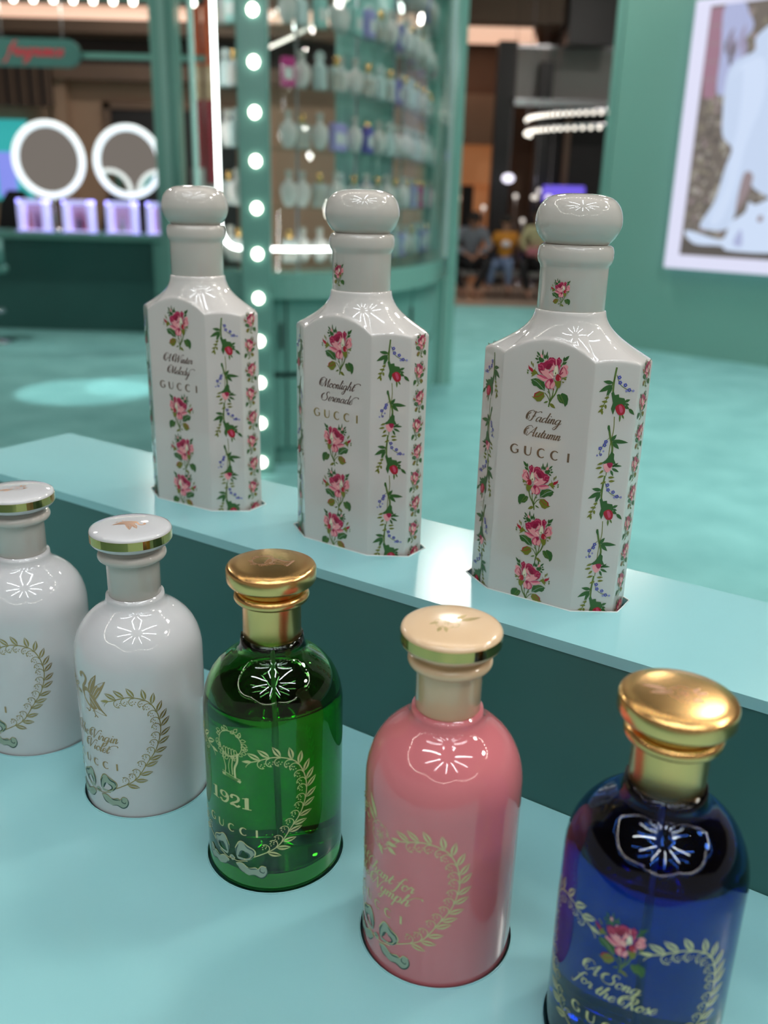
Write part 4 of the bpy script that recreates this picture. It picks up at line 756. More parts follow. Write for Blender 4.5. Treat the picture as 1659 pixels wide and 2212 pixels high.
def octagon_bottle(i, label, lines, name_mat, cap_mat, neck_rose, spin_neck):
    r = empty('perfume_bottle', cw(XO[i], YO, Z2-0.004), CA+RO[i]); tag(r, label, 'perfume bottle', 'octagonal white floral perfume bottles on the upper ledge')
    link(bpy.data.objects.new('body', OME), r)
    MB().lathe(mmz(NECK), 72).build('collar', 'cap_white', r, True); MB().lathe(mmz([(0, 188), (15.4, 188)]+smooth_prof(BALL[2:])), 72).build('stopper', 'cap_white', r, True)
    fr = plane_map(0, -22.5, 1, 0)
    for y, sc, mir in ((120.6, 1.0, False), (64.6, 0.95, True), (36.8, 0.95, False), (10.8, 0.95, True)):
        Art().merge(ROSE, 0.6, y, sc, mir).clip_low(-3.6).build('rose_print', fr, r)
    L = math.hypot(42.2-24.3, 22.5-8.8); ux, uy = (42.2-24.3)/L, (22.5-8.8)/L
    for s in (1, -1):
        va = Art()
        for k in range(3): va.merge(VINE, 0, -54.5*k, 1)
        if s < 0: va = Art().merge(va, 0, 0, 1, True)
        va.clip_low(-3.6).build('vine_print', plane_map(s*(42.2+24.3)/2, -(22.5+8.8)/2, ux, uy*s), r)
        sa = Art()
        for k in range(9): sa.merge(SROSE, 0, 125.5-16*k, 0.52, k % 2 == 1)
        sa.clip_low(-3.6).build('rose_chain_print', plane_map(s*42.2, 0, 0, s), r)
    ta = Art()
    for t, y, al, es in lines: ta.merge(script_art(t, 2.6, name_mat, al, endswash=es), 0.6, y)
    o = ta.build('script_lettering', fr, r); o['label'] = 'dark script name'
    o = caps_art('GUCCI', 4.6, cap_mat, 29.5).build('capital_lettering', lambda u, v, e: fr(u+0.4, v+79.8, e), r); o['label'] = 'widely spaced metallic capitals'
    if neck_rose: Art().merge(ROSE, 0, 162.0, 0.46).build('neck_rose_print', cyl_map(16.95, spin_neck), r)
    return r
octagon_bottle(0, 'white octagonal bottle with roses at the left end of the ledge', [('A Winter', 98.0, 0.0, False), ('Melody', 90.2, 0.0, True)], 'sepia_ink', 'copper_foil', False, 0)
octagon_bottle(1, 'white octagonal rose-printed bottle in the middle of the ledge', [('Moonlight', 98.0, 0.0, True), ('Serenade', 90.0, 0.0, True)], 'sepia_ink', 'gold_foil', True, R_(-16))
octagon_bottle(2, 'white octagonal rose-printed bottle at the right, largest on the ledge', [('Fading', 98.0, 0.0, False), ('Autumn', 90.0, 0.0, False)], 'copper_foil', 'copper_foil', True, R_(2))

# ================================================================== BEHIND THE COUNTER
# ---- curved glass showcase ------------------------------------------
DC = (-0.65, 7.40); EA, EB = 1.07, 2.60        # the glass front follows a quarter ellipse
def drum(a, r, z=0.0):
    a = R_(a); nx, ny = math.cos(a)/EA, math.sin(a)/EB; L = math.hypot(nx, ny); q = r-1.75
    return (DC[0]+EA*math.cos(a)+q*nx/L, DC[1]+EB*math.sin(a)+q*ny/L, z)
def rel(p): return (p[0]-DC[0], p[1]-DC[1], p[2])
sh = tag(empty('glass_showcase', (DC[0], DC[1], 0)), 'tall curved teal showcase with glass front and shelves of small bottles', 'showcase')
def dw(name, m, r0, r1, a0, a1, z0, z1, parent=sh, n=24, smooth=False):
    V = []; F = []
    for i in range(n+1):
        a = a0+(a1-a0)*i/n
        for r, z in ((r0, z0), (r1, z0), (r1, z1), (r0, z1)): V.append(rel(drum(a, r, z)))
    for i in range(n):
        for k in range(4): F.append((i*4+k, i*4+(k+1) % 4, i*4+4+(k+1) % 4, i*4+4+k))
    F.append((0, 1, 2, 3)); F.append(tuple(n*4+k for k in range(4)))
    return obj(name, V, F, m, parent, smooth)
A0, A1 = -110, 3
dw('plinth', 'teal', 1.40, 1.66, A0, A1, 0, 0.10)
SEAM = [A0+0.4, -84, -62, -38, A1]
for p, q in zip(SEAM, SEAM[1:]):
    d_ = dw('door', 'teal', 1.62, 1.70, p+0.35, q-0.35, 0.53, 0.92); x, y, _ = drum(q-1.6, 1.715); MB().tube([rel((x, y, 0.66)), rel((x, y, 0.80))], 0.008, 6).build('door_handle', 'black_paint', d_)
    dw('drawer', 'teal', 1.62, 1.70, p+0.35, q-0.35, 0.11, 0.50)
dw('cabinet_body', 'slot', 1.40, 1.615, A0, A1, 0.10, 0.93)
dw('bottom_rail', 'teal_gloss', 1.38, 1.78, A0, A1, 0.93, 1.06, n=40)
dw('top_header', 'teal', 1.38, 1.78, A0, A1, 2.86, 3.10, n=40)
dw('back_panel', 'teal_pale', 1.30, 1.33, -48, A1, 1.06, 2.86)
dw('glass_pane', 'pane', 1.755, 1.765, A0+0.6, -96.5, 1.06, 2.86, smooth=True); dw('glass_pane', 'pane', 1.755, 1.765, -87, -18, 1.06, 2.86, n=32, smooth=True)
dw('glass_edge', 'glass_rim', 1.745, 1.775, -18, -17.2, 1.06, 2.86, n=2); dw('glass_pane', 'pane', 1.755, 1.765, -17, -4, 1.06, 2.86, smooth=True)
dw('glass_edge', 'teal_pale', 1.745, 1.775, A0, A0+0.5, 1.06, 2.86, n=2)
SHELF_Z = [1.10, 1.385, 1.67, 1.955, 2.24, 2.525]
for z in SHELF_Z: dw('glass_shelf', 'pane', 1.36, 1.68, A0+2, A1-2, z-0.008, z, n=32)
for a in (A0+3, -70, -45, -22, 0): MB().tube([rel(drum(a, 1.39, 1.06)), rel(drum(a, 1.39, 2.86))], 0.008, 6).build('shelf_rod', 'steel', sh)
# bulb post
post = MB().box(-0.075, 0.075, -0.075, 0.06, 0, 3.1, 0.008).build('bulb_post', 'teal', sh); post.location = rel(drum(-91.8, 1.78)); post.rotation_euler = (0, 0, R_(4))
bme = mesh('bulb', *(lambda q: (q.V, q.F))(MB().ball((0, 0, 0), 0.024, 14, 10, (1, 0.7, 1.1))), 'bulb', True)
for k in range(13):
    o = link(bpy.data.objects.new('bulb', bme), post); o.location = (0.008, -0.082, 0.066+0.2185*k)
pil = MB(); pil.prism([(-0.16, -0.11), (0.06, -0.13), (0.12, -0.08), (0.12, 0.13), (-0.16, 0.13)], 0, 3.6)
po = pil.build('pillar', 'teal_gloss', sh); po.location = rel((0.40, 7.46, 0)); po.rotation_euler = (0, 0, R_(4))
for q, w in ((-0.11, 0.02), (0.02, 0.02)):
    o = MB().box(q, q+w, -0.145, -0.10, 0, 3.6).build('pillar_moulding', 'teal_pale', sh); o.location = po.location; o.rotation_euler = po.rotation_euler
# light tubes round the glass
pts = [rel(drum(-105.6, 1.69, z)) for z in (2.84, 2.2, 1.6, 1.30)]
for k in range(1, 7):
    t = k/6*math.pi/2; pts.append(rel(drum(-105.6+6*(1-math.cos(t)), 1.69, 1.30-0.125*math.sin(t))))
for a in range(-98, -60, 3): pts.append(rel(drum(a, 1.69, 1.175)))
MB().tube(pts, 0.010, 8).build('light_tube', 'led_white', sh, True)
for P, tr in (([(-0.72, 5.05, 2.60), (-0.45, 5.25, 2.66), (-0.25, 5.75, 2.68), (-0.16, 6.3, 2.67)], 0.013), ([(-0.30, 5.5, 2.70), (-0.12, 6.0, 2.73), (0.0, 6.5, 2.70), (0.03, 6.75, 2.62)], 0.012), ([(-0.56, 5.2, 2.62), (-0.52, 5.4, 2.45), (-0.56, 5.5, 2.30)], 0.010)):
    MB().tube([rel(p) for p in spline(P, 8)], tr, 8).build('light_tube', 'led_white', sh, True)
def bulb_run(fn, n, r, parent, m='bulb_far', name='bulb'):
    me = mesh(name, *(lambda q: (q.V, q.F))(MB().ball((0, 0, 0), r, 8, 6)), m, True)
    for k in range(n): o = link(bpy.data.objects.new(name, me), parent); o.location = fn(k/(n-1))
MB().tube([rel(drum(a, 1.50, 2.845)) for a in range(-104, -2, 3)], 0.012, 8).build('light_tube', 'led_white', sh, True)  # extra tube added under the header to brighten the shelves
def g1(t): return rel((-0.86+0.80*t, 6.3-1.0*t, 2.30+0.30*t-0.06*math.sin(math.pi*t)))
def g2(t): return rel((-0.88+0.62*t, 5.9-0.6*t, 2.34+0.26*t))
bulb_run(g1, 38, 0.011, sh); bulb_run(g2, 22, 0.010, sh)  # modelled bulb runs standing in for an overhead string reflected in the glass
for g_ in (g1, g2): MB().tube([g_(k/16) for k in range(17)], 0.004, 5).build('reflected_cord', 'steel', sh)
# small bottles on the shelves
def tiny_bottle(kind):
    r = empty('miniature_bottle')
    if kind == 0:
        MB().lathe([(0, 0), (0.018, 0), (0.034, 0.03), (0.042, 0.062), (0.036, 0.09), (0.016, 0.105), (0.011, 0.125), (0, 0.125)], 16).build('body', 'pale_glass', r, True)
        MB().lathe([(0, 0.125), (0.016, 0.125), (0.017, 0.15), (0, 0.152)], 12).build('cap', 'cap_white', r, True)
    elif kind == 1:
        MB().box(-0.034, 0.034, -0.02, 0.02, 0, 0.10, 0.006).build('body', 'clear_tint', r); MB().box(-0.025, 0.025, -0.013, 0.013, 0.012, 0.075).build('perfume', 'amber', r)
        MB().lathe([(0, 0.10), (0.014, 0.10), (0.014, 0.14), (0, 0.142)], 12).build('cap', 'gold', r, True)
    elif kind == 2:
        MB().lathe([(0, 0), (0.03, 0), (0.033, 0.01), (0.033, 0.08), (0.026, 0.1), (0.012, 0.108), (0, 0.108)], 16).build('body', 'mist_glass', r, True); MB().ball((0, 0, 0.13), 0.024, 12, 8).build('cap', 'clear_tint', r, True)
    else:
        MB().box(-0.03, 0.03, -0.02, 0.02, 0, 0.115, 0.005).build('carton', ('violet_box', 'magenta_box', 'mint_box', 'lilac_box')[kind-3], r); MB().box(-0.02, 0.02, -0.022, -0.019, 0.03, 0.075).build('carton_label', 'white_paint', r)
    return r
M['pale_glass'] = mat('pale_glass', (0.88, 0.82, 0.80), 0.05, trans=0.25, ior=1.3); M['clear_tint'] = mat('clear_tint', (0.88, 0.94, 0.94), 0.03, trans=0.6, ior=1.35); M['mist_glass'] = mat('mist_glass', (0.66, 0.78, 0.78), 0.08, trans=0.25, ior=1.3)
M['amber'] = mat('amber', (0.42, 0.19, 0.03), 0.2); M['violet_box'] = mat('violet_box', (0.12, 0.10, 0.42), 0.4); M['magenta_box'] = mat('magenta_box', (0.62, 0.03, 0.25), 0.4); M['mint_box'] = mat('mint_box', (0.35, 0.62, 0.58), 0.4); M['lilac_box'] = mat('lilac_box', (0.42, 0.36, 0.72), 0.4)
WORD = ['lowest', 'second', 'third', 'fourth', 'fifth', 'top']
KLAB = ['pear-shaped pale glass bottle', 'square clear bottle of amber perfume', 'round misty glass bottle with ball stopper', 'violet carton', 'magenta carton', 'mint green carton', 'lilac carton']
proto = {}
rng = random.Random(11)
for si, z in enumerate(SHELF_Z):
    k = 0; a = -107.5
    while a < -4:
        if not (-97.5 < a < -86):
            kind = (0, 1, 0, 2, 1, 0)[(k+si) % 6]
            if rng.random() < 0.16: kind = rng.choice((3, 4, 5, 6, 3))
            if kind in proto: o = copy_tree(proto[kind])
            else: o = proto[kind] = tiny_bottle(kind)
            p0 = drum(a-0.5, 1.6); p1 = drum(a+0.5, 1.6)
            o.location = drum(a, 1.58+0.03*math.sin(k*2.1), z); o.rotation_euler = (0, 0, math.atan2(p1[1]-p0[1], p1[0]-p0[0])); o.scale = (1.12, 1.12, 1.2)
            tag(o, '%s on the %s shelf of the curved showcase' % (KLAB[kind], WORD[si]), 'carton' if kind > 2 else 'bottle', 'small wares on the showcase shelves')
        k += 1; p0 = drum(a, 1.58); p1 = drum(a+1, 1.58); a += 0.088/math.hypot(p1[0]-p0[0], p1[1]-p0[1])

# ---- vanity counter, canopy and mirrors on the left ------------------
vc = tag(empty('vanity_counter', (-3.6, 9.9, 0)), 'long dark teal make-up counter at the left beyond the showcase', 'counter')
MB().box(-1.9, 1.24, -0.30, 0.45, 0.955, 1.02, 0.006).build('worktop', 'teal', vc); MB().box(-1.85, 1.10, -0.06, -0.02, 0.0, 0.955).build('front_panel', 'dark_teal', vc)
MB().box(1.14, 1.24, -0.28, 0.42, 0.0, 0.955).build('end_panel', 'teal', vc); MB().box(-1.9, -1.8, -0.28, 0.42, 0.0, 0.955).build('end_panel', 'teal', vc); MB().box(-1.8, 1.14, 0.38, 0.42, 0, 0.955).build('back_panel', 'dark_teal', vc)
def ring_mirror(x, y, z, r, label, zb=1.02, face=-1, tilt=0.0):
    o = tag(empty('ring_light_mirror', (x, y, zb), 0.0 if face < 0 else math.pi), label, 'mirror'); h = z-zb; N = 56
    MB().tube([(r*math.cos(6.28318*k/N), 0, h+r*math.sin(6.28318*k/N)) for k in range(N)], 0.034, 10, True).build('light_ring', 'ring_led', o, True)
    V = [(0, 0.012, h)]+[((r-0.025)*math.cos(6.28318*k/N), 0.012, h+(r-0.025)*math.sin(6.28318*k/N)) for k in range(N)]
    V += [(0, 0.024, h)]+[((r-0.025)*math.cos(6.28318*k/N), 0.024, h+(r-0.025)*math.sin(6.28318*k/N)) for k in range(N)]
    F = [(0, 1+k, 1+(k+1) % N) for k in range(N)]+[(N+1, N+2+(k+1) % N, N+2+k) for k in range(N)]+[(1+k, 1+(k+1) % N, N+2+(k+1) % N, N+2+k) for k in range(N)]
    obj('mirror_glass', V, F, 'mirror', o); MB().tube([(0, 0.03, 0.02), (0, 0.03, h-r+0.02)], 0.014, 8).build('stem', 'chrome', o, True)
    MB().lathe([(0, 0), (0.12, 0), (0.12, 0.012), (0.02, 0.022), (0, 0.022)], 24, (0, 0.03)).build('foot', 'chrome', o, True); return o
ring_mirror(-3.63, 10.10, 1.735, 0.355, 'round mirror with a glowing white ring, left of the pair'); ring_mirror(-2.79, 10.10, 1.735, 0.335, 'round mirror with a glowing white ring, beside the teal post')
for x, lab in ((-4.7, 'far'), (-3.88, 'near')):
    ring_mirror(x, 4.4, 1.42, 0.34, 'round glowing mirror reflected in the vanity mirror, %s one of two' % lab, 0.95, 1)
v2 = tag(empty('vanity_counter', (-4.2, 4.4, 0)), 'opposite teal make-up counter carrying two ring mirrors', 'counter'); MB().box(-0.9, 0.9, -0.25, 0.25, 0.89, 0.95).build('worktop', 'teal', v2); MB().box(-0.85, 0.85, -0.2, 0.2, 0, 0.89).build('body', 'dark_teal', v2)
def display_box(x, i, label):
    o = tag(empty('lit_display_box', (x, 9.82, 1.02)), label, 'display box', 'lit display boxes on the vanity counter'); w, h, d = 0.30, 0.32, 0.16
    for a in ((-w/2, -w/2+0.045, 0, h), (w/2-0.045, w/2, 0, h), (-w/2, w/2, h-0.045, h), (-w/2, w/2, 0, 0.02)): MB().box(a[0], a[1], -d/2, d/2, a[2], a[3], 0.008).build('glowing_frame', 'lavender_led', o)
    MB().box(-w/2+0.045, w/2-0.045, d/2-0.012, d/2, 0.02, h-0.045).build('back_plate', 'blush_plate', o); MB().box(-w/2-0.02, w/2+0.02, -d/2-0.03, d/2, 0.0, 0.012).build('acrylic_foot', 'clear_tint', o); return o
M['blush_plate'] = mat('blush_plate', (0.62, 0.42, 0.44), 0.4)
LPOS = [(-3.73, 'lit display box with a coral and a plum lipstick, leftmost'), (-3.262, 'lit display box with a black compact and red lipstick'), (-2.81, 'lit display box with a pale glass flacon'), (-2.39, 'lit display box cut off by the teal post and bottle')]
for i, (x, lab) in enumerate(LPOS): display_box(x, i, lab)
def lipstick(x, z0, body, tip, label, s=1.0):
    o = tag(empty('lipstick', (x, 9.80, z0)), label, 'lipstick'); MB().lathe([(0, 0), (0.022*s, 0), (0.022*s, 0.08*s), (0.017*s, 0.082*s), (0.017*s, 0.11*s), (0, 0.11*s)], 14).build('case', body, o, True)
    MB().lathe([(0, 0.11*s), (0.013*s, 0.11*s), (0.013*s, 0.15*s), (0.005*s, 0.175*s), (0, 0.177*s)], 12).build('bullet', tip, o, True)
M['plum'] = mat('plum', (0.10, 0.03, 0.10), 0.3); M['coral'] = mat('coral', (0.70, 0.18, 0.13), 0.35)
lipstick(-3.78, 1.041, 'coral', 'coral', 'coral lipstick in the leftmost lit box'); lipstick(-3.69, 1.041, 'plum', 'plum', 'dark plum lipstick in the leftmost lit box'); lipstick(-3.20, 1.041, 'budred', 'budred', 'red lipstick in the second lit box'); lipstick(-3.265, 1.041, 'black_paint', 'budred', 'black cased lipstick in the second lit box', 1.1)
o = tag(empty('glass_flacon', (-2.81, 9.80, 1.041)), 'pale pink glass flacon in the third lit box', 'bottle'); MB().lathe([(0, 0), (0.05, 0), (0.055, 0.03), (0.02, 0.10), (0.008, 0.15), (0, 0.16)], 16).build('body', 'pale_glass', o, True); MB().ball((0, 0, 0.165), 0.012, 10, 6).build('stopper', 'gold', o, True)
cp = tag(empty('canopy_frame', (-3.6, 9.75, 0)), 'teal canopy frame with a row of bulbs over the make-up counter', 'canopy')
MB().box(1.5, 1.72, -1.26, -1.04, 0, 3.3, 0.01).build('post', 'teal_gloss', cp); MB().box(1.58, 1.64, -1.275, -1.255, 0.02, 3.28).build('post_strip', 'teal_pale', cp)
MB().box(-2.6, 1.72, -1.25, -1.05, 3.2, 3.42).build('beam', 'teal', cp); MB().box(-2.6, -2.4, -1.25, -1.05, 0, 3.2).build('post', 'teal', cp)
MB().box(1.5, 1.7, -1.05, 0.25, 3.2, 3.42).build('beam', 'teal', cp); MB().box(-2.6, 1.7, 0.05, 0.25, 3.2, 3.42).build('beam', 'teal', cp); MB().box(-2.6, 1.7, 0.12, 0.18, 2.68, 2.73).build('sign_rail', 'teal', cp)
MB().box(1.26, 1.38, 0.22, 0.34, 0, 3.2).build('post', 'teal', cp); MB().box(-2.6, -2.48, 0.08, 0.22, 0, 3.2).build('post', 'teal', cp)
bulb_run(lambda t: (-2.35+4.0*t, -0.10, 3.15), 22, 0.032, cp, 'bulb'); MB().box(-2.5, 1.6, -0.12, -0.05, 3.18, 3.23).build('bulb_rail', 'teal', cp); MB().box(-0.5, -0.45, -0.1, 0.1, 3.2, 3.25).build('bulb_bracket', 'teal', cp)
sg = tag(empty('hanging_sign', (-3.575, 9.80, 2.705)), 'pill-shaped teal sign with red script lettering hanging over the counter', 'sign')
def pill(w, h, n=12): return [(w/2-h/2+h/2*math.cos(R_(-90+180*k/n)), h/2*math.sin(R_(-90+180*k/n))) for k in range(n+1)]+[(-w/2+h/2+h/2*math.cos(R_(90+180*k/n)), h/2*math.sin(R_(90+180*k/n))) for k in range(n+1)]
PL = pill(0.94, 0.25); V = [(x, -0.03, z) for x, z in PL]+[(x, 0.02, z) for x, z in PL]; N = len(PL); obj('board', V, [tuple(range(N)), tuple(range(N, 2*N))]+[(i, (i+1) % N, N+(i+1) % N, N+i) for i in range(N)], 'dark_sign', sg)
script_art('fragrance', 62, 'red_letter', wmax=0.17, wmin=0.08).build('lettering', lambda u, v, e: (u/1000+0.02, -0.034-e/1000, (v-28)/1000), sg)
for x in (-0.3, 0.3): MB().tube([(x, 0.0, 0.12), (x, 0.0, 0.68)], 0.006, 6).build('hanger', 'steel', sg)
bs = tag(empty('bar_stool', (-3.93, 8.95, 0)), 'chrome bar stool with a teal seat cut by the left edge', 'stool')
MB().lathe([(0, 0), (0.22, 0), (0.22, 0.012), (0.05, 0.03), (0.028, 0.06), (0.028, 0.66), (0, 0.66)], 28).build('pedestal', 'chrome', bs, True); MB().lathe([(0, 0.66), (0.19, 0.66), (0.21, 0.69), (0.21, 0.72), (0.18, 0.745), (0, 0.75)], 28).build('seat', 'teal', bs, True)
MB().arcwall((0, 0), 0.18, 0.215, R_(-150), R_(-10), 0.74, 0.98, 16).build('backrest', 'teal', bs, True); MB().tube([(0.16*math.cos(6.28318*k/24), 0.16*math.sin(6.28318*k/24), 0.30) for k in range(24)], 0.01, 6, True).build('foot_ring', 'chrome', bs, True); MB().tube([(-0.16, 0, 0.30), (0.16, 0, 0.30)], 0.008, 6).build('spoke', 'chrome', bs)
for x, lab in ((-3.15, 'black high-backed make-up chair behind the second lit box'), (-2.6, 'black high-backed make-up chair behind the third lit box'), (-4.35, 'black high-backed make-up chair at the far left behind the counter')):
    o = tag(empty('makeup_chair', (x, 10.75, 0)), lab, 'chair', 'black chairs behind the vanity counter')
    MB().lathe([(0, 0), (0.25, 0), (0.25, 0.02), (0.03, 0.05), (0.03, 0.55), (0, 0.55)], 20).build('pedestal', 'chrome', o, True); MB().box(-0.24, 0.24, -0.22, 0.24, 0.55, 0.66, 0.03).build('seat', 'black_paint', o)
    P = [(-0.22, 0.6), (0.22, 0.6), (0.24, 1.0), (0.18, 1.28), (0.08, 1.42), (-0.08, 1.42), (-0.18, 1.28), (-0.24, 1.0)]; V = [(a, 0.17, c) for a, c in P]+[(a, 0.24, c) for a, c in P]
    obj('backrest', V, [tuple(range(8)), tuple(range(8, 16))]+[(i, (i+1) % 8, 8+(i+1) % 8, 8+i) for i in range(8)], 'black_paint', o)
# ---- far left wall things
sl = tag(empty('slatted_screen', (-5.92, 15.50, 2.68)), 'dark brown slatted panel hung under the bulkhead at the far left', 'panel')
MB().box(-0.75, 0.5, 0.02, 0.06, 0, 0.62).build('backing', 'fabric_dark', sl)
for k in range(20): MB().box(-0.74+k*0.062, -0.74+k*0.062+(0.03, 0.038, 0.026)[k % 3], -0.02, 0.02, 0.0, 0.60).build('slat', ('fabric_brown', 'brown_wall', 'fabric_dark')[k % 3], sl)
sc_ = tag(empty('wall_screen', (-6.75, 15.85, 1.25)), 'glowing teal and violet screen on the far left wall', 'screen'); MB().box(-0.75, 0.72, 0, 0.1, 0, 1.25).build('panel', 'screen_teal', sc_); MB().box(0.2, 0.5, -0.03, 0, 0.06, 0.75, 0.02).build('picture', 'screen_violet', sc_); MB().box(-0.15, 0.12, -0.03, 0, 0.1, 0.55, 0.02).build('picture', 'screen_violet', sc_)
struct(MB().box(-5.50, -5.30, 15.75, 16.0, 0, 3.1).build('trim_9', 'tan_wall'))
tt = tag(empty('striped_totem', (-2.46, 12.6, 0)), 'tall orange, red and white striped totem seen past the teal post', 'totem'); MB().box(-0.3, 0.3, -0.2, 0.2, 0, 0.12).build('base', 'white_paint', tt)
for j, x in enumerate((-0.13, 0.03)):
    for m, z0, z1 in (('white_paint', 0.12, 1.55), ('red_paint', 1.55, 1.85), ('red_paint', 1.87, 2.55), ('cream', 2.57, 2.95), ('orange_paint', 2.97, 3.9)): MB().box(x+(0.0 if m != 'cream' else 0.015), x+0.12, -0.07, 0.07, z0, z1+0.018).build('stripe', m, tt)
MB().box(-0.16, 0.0, -0.11, -0.08, 0.12, 1.75).build('white_fin', 'white_paint', tt)

# ---- teal wall with the lit picture, right ---------------------------
WA = (2.679, 9.562); WANG = math.atan2(-0.69, 0.724)
w_ = MB().box(-0.665, 3.2, 0.0, 0.14, 0, 4.2).build('wall_side', 'teal_gloss', None); w_.location = (WA[0], WA[1], 0); w_.rotation_euler = (0, 0, WANG); struct(w_)
w_ = MB().box(-0.68, -0.60, -0.012, 0.15, 0, 4.2).build('trim_10', 'teal', None); w_.location = (WA[0], WA[1], 0); w_.rotation_euler = (0, 0, WANG); struct(w_)
lb = empty('light_box', (WA[0], WA[1], 0), WANG); tag(lb, 'large lit picture of white animals in a glowing white frame on the teal wall', 'light box')
def emi(n, c, s=1.0): M[n] = mat(n, tuple(x*0.12 for x in c), 0.35, emit=c, es=s)
emi('lb_frame', (0.70, 0.70, 0.88), 1.0); emi('lb_bg', (0.20, 0.17, 0.15), 0.8); emi('lb_fleck', (0.5, 0.47, 0.42), 0.7); emi('lb_pink', (0.40, 0.22, 0.30), 0.8); emi('lb_lav', (0.46, 0.50, 0.76), 0.85); emi('lb_white', (0.56, 0.66, 0.86), 0.95); emi('lb_shade', (0.36, 0.28, 0.30), 0.8); emi('lb_pale', (0.62, 0.72, 0.92), 0.95); emi('lb_ol', (0.32, 0.29, 0.22), 0.7); emi('lb_dk', (0.15, 0.13, 0.12), 0.7); emi('lb_mauve', (0.40, 0.36, 0.52), 0.8)
U0, U1, Q0, Q1, FW = 0.19, 2.15, 0.855, 3.23, 0.145
for a in ((U0, U0+FW, Q0, Q1), (U1-FW, U1, Q0, Q1), (U0+FW, U1-FW, Q0, Q0+FW*0.9), (U0+FW, U1-FW, Q1-0.06, Q1)): MB().box(a[0], a[1], -0.10, 0.0, a[2], a[3], 0.006).build('frame', 'lb_frame', lb)
MB().box(U0+FW, U1-FW, -0.085, -0.002, Q0+FW*0.9, Q1-0.06).build('picture', 'lb_bg', lb)
pa = Art(); k_ = lambda L: [(u*1000, z*1000) for u, z in L]
rg = random.Random(4)
for i in range(620):
    u, z = rg.choice((rg.uniform(0.36, 1.95), rg.uniform(0.36, 0.75))), rg.uniform(1.02, 3.1); r = rg.uniform(0.008, 0.035)
    pa.poly(rg.choice(('lb_ol', 'lb_dk', 'lb_shade', 'lb_ol', 'lb_dk', 'lb_fleck')), k_([(u+r*rg.uniform(.6, 1.3)*math.cos(t), z+r*rg.uniform(.6, 1.3)*math.sin(t)) for t in [6.28*j/7 for j in range(7)]]), 1)
pa.poly('lb_pink', k_([(0.34, 3.15), (0.477, 3.15), (0.487, 2.393), (0.368, 2.399), (0.34, 2.6)]), 2)
for z in (2.55, 2.7, 2.85, 3.0): pa.poly('lb_shade', k_([(0.35, z), (0.48, z), (0.48, z+0.012), (0.35, z+0.012)]), 3)
pa.blob('lb_lav', k_([(0.47, 3.16), (0.68, 3.14), (0.70, 2.807), (0.66, 2.5), (0.504, 2.43), (0.485, 2.795)]), 3)
for i in range(16): u = rg.uniform(0.55, 1.3); z = rg.uniform(2.7, 3.1); pa.ribbon(rg.choice(('lb_lav', 'lb_dk', 'lb_mauve')), k_([(u, z), (u+rg.uniform(-.06, .06), z-0.12), (u+rg.uniform(-.05, .05), z-0.22)]), rg.uniform(25, 60), 4, 4, None, True)
pa.blob('lb_white', k_([(1.0, 3.0), (0.803, 2.882), (0.803, 2.77), (0.649, 2.7), (0.574, 2.573), (0.583, 2.27), (0.616, 2.063), (0.72, 1.956), (0.679, 1.783), (0.624, 1.497), (0.514, 1.293), (0.542, 1.239), (0.726, 1.228), (0.815, 1.286), (0.851, 1.431), (0.925, 1.678), (1.0, 1.6), (1.3, 1.5), (1.7, 1.6), (1.75, 2.2), (1.6, 2.7), (1.35, 3.0)]), 5)
pa.blob('lb_pale', k_([(0.62, 2.55), (0.72, 2.62), (0.75, 2.2), (0.72, 1.9), (0.70, 1.6), (0.60, 1.32), (0.70, 1.30), (0.80, 1.6), (0.85, 2.0), (0.95, 2.4), (0.9, 2.7), (0.7, 2.66)]), 6)
pa.blob('lb_shade', k_([(0.87, 1.74), (0.96, 1.72), (0.93, 1.55), (0.86, 1.42), (0.84, 1.45)]), 7)
pa.blob('lb_shade', k_([(1.02, 2.62), (1.08, 2.66), (1.10, 2.56), (1.04, 2.54)]), 7); pa.blob('lb_shade', k_([(1.34, 2.62), (1.40, 2.66), (1.42, 2.56), (1.36, 2.54)]), 7); pa.blob('lb_pink', k_([(1.14, 2.36), (1.30, 2.36), (1.22, 2.26)]), 7)
pa.poly('lb_dk', k_([(0.335, 1.13), (1.99, 1.16), (1.99, 0.99), (0.335, 0.99)]), 7)
pa.blob('lb_pale', k_([(1.30, 1.60), (1.038, 1.473), (0.957, 1.496), (0.933, 1.397), (0.812, 1.304), (0.774, 1.175), (0.699, 1.150), (0.422, 1.215), (0.362, 1.194), (0.481, 1.096), (0.747, 1.091), (0.833, 1.05), (1.30, 1.06), (1.55, 1.2), (1.5, 1.5)]), 8)
pa.blob('lb_shade', k_([(1.06, 1.36), (1.10, 1.38), (1.11, 1.33), (1.07, 1.32)]), 9); pa.blob('lb_shade', k_([(1.24, 1.36), (1.28, 1.38), (1.29, 1.33), (1.25, 1.32)]), 9); pa.blob('lb_lav', k_([(0.86, 1.12), (0.92, 1.25), (0.95, 1.10)]), 9)
pa.build('picture_print', lambda u, v, e: (u/1000, -0.0855-e/1000, v/1000), lb)

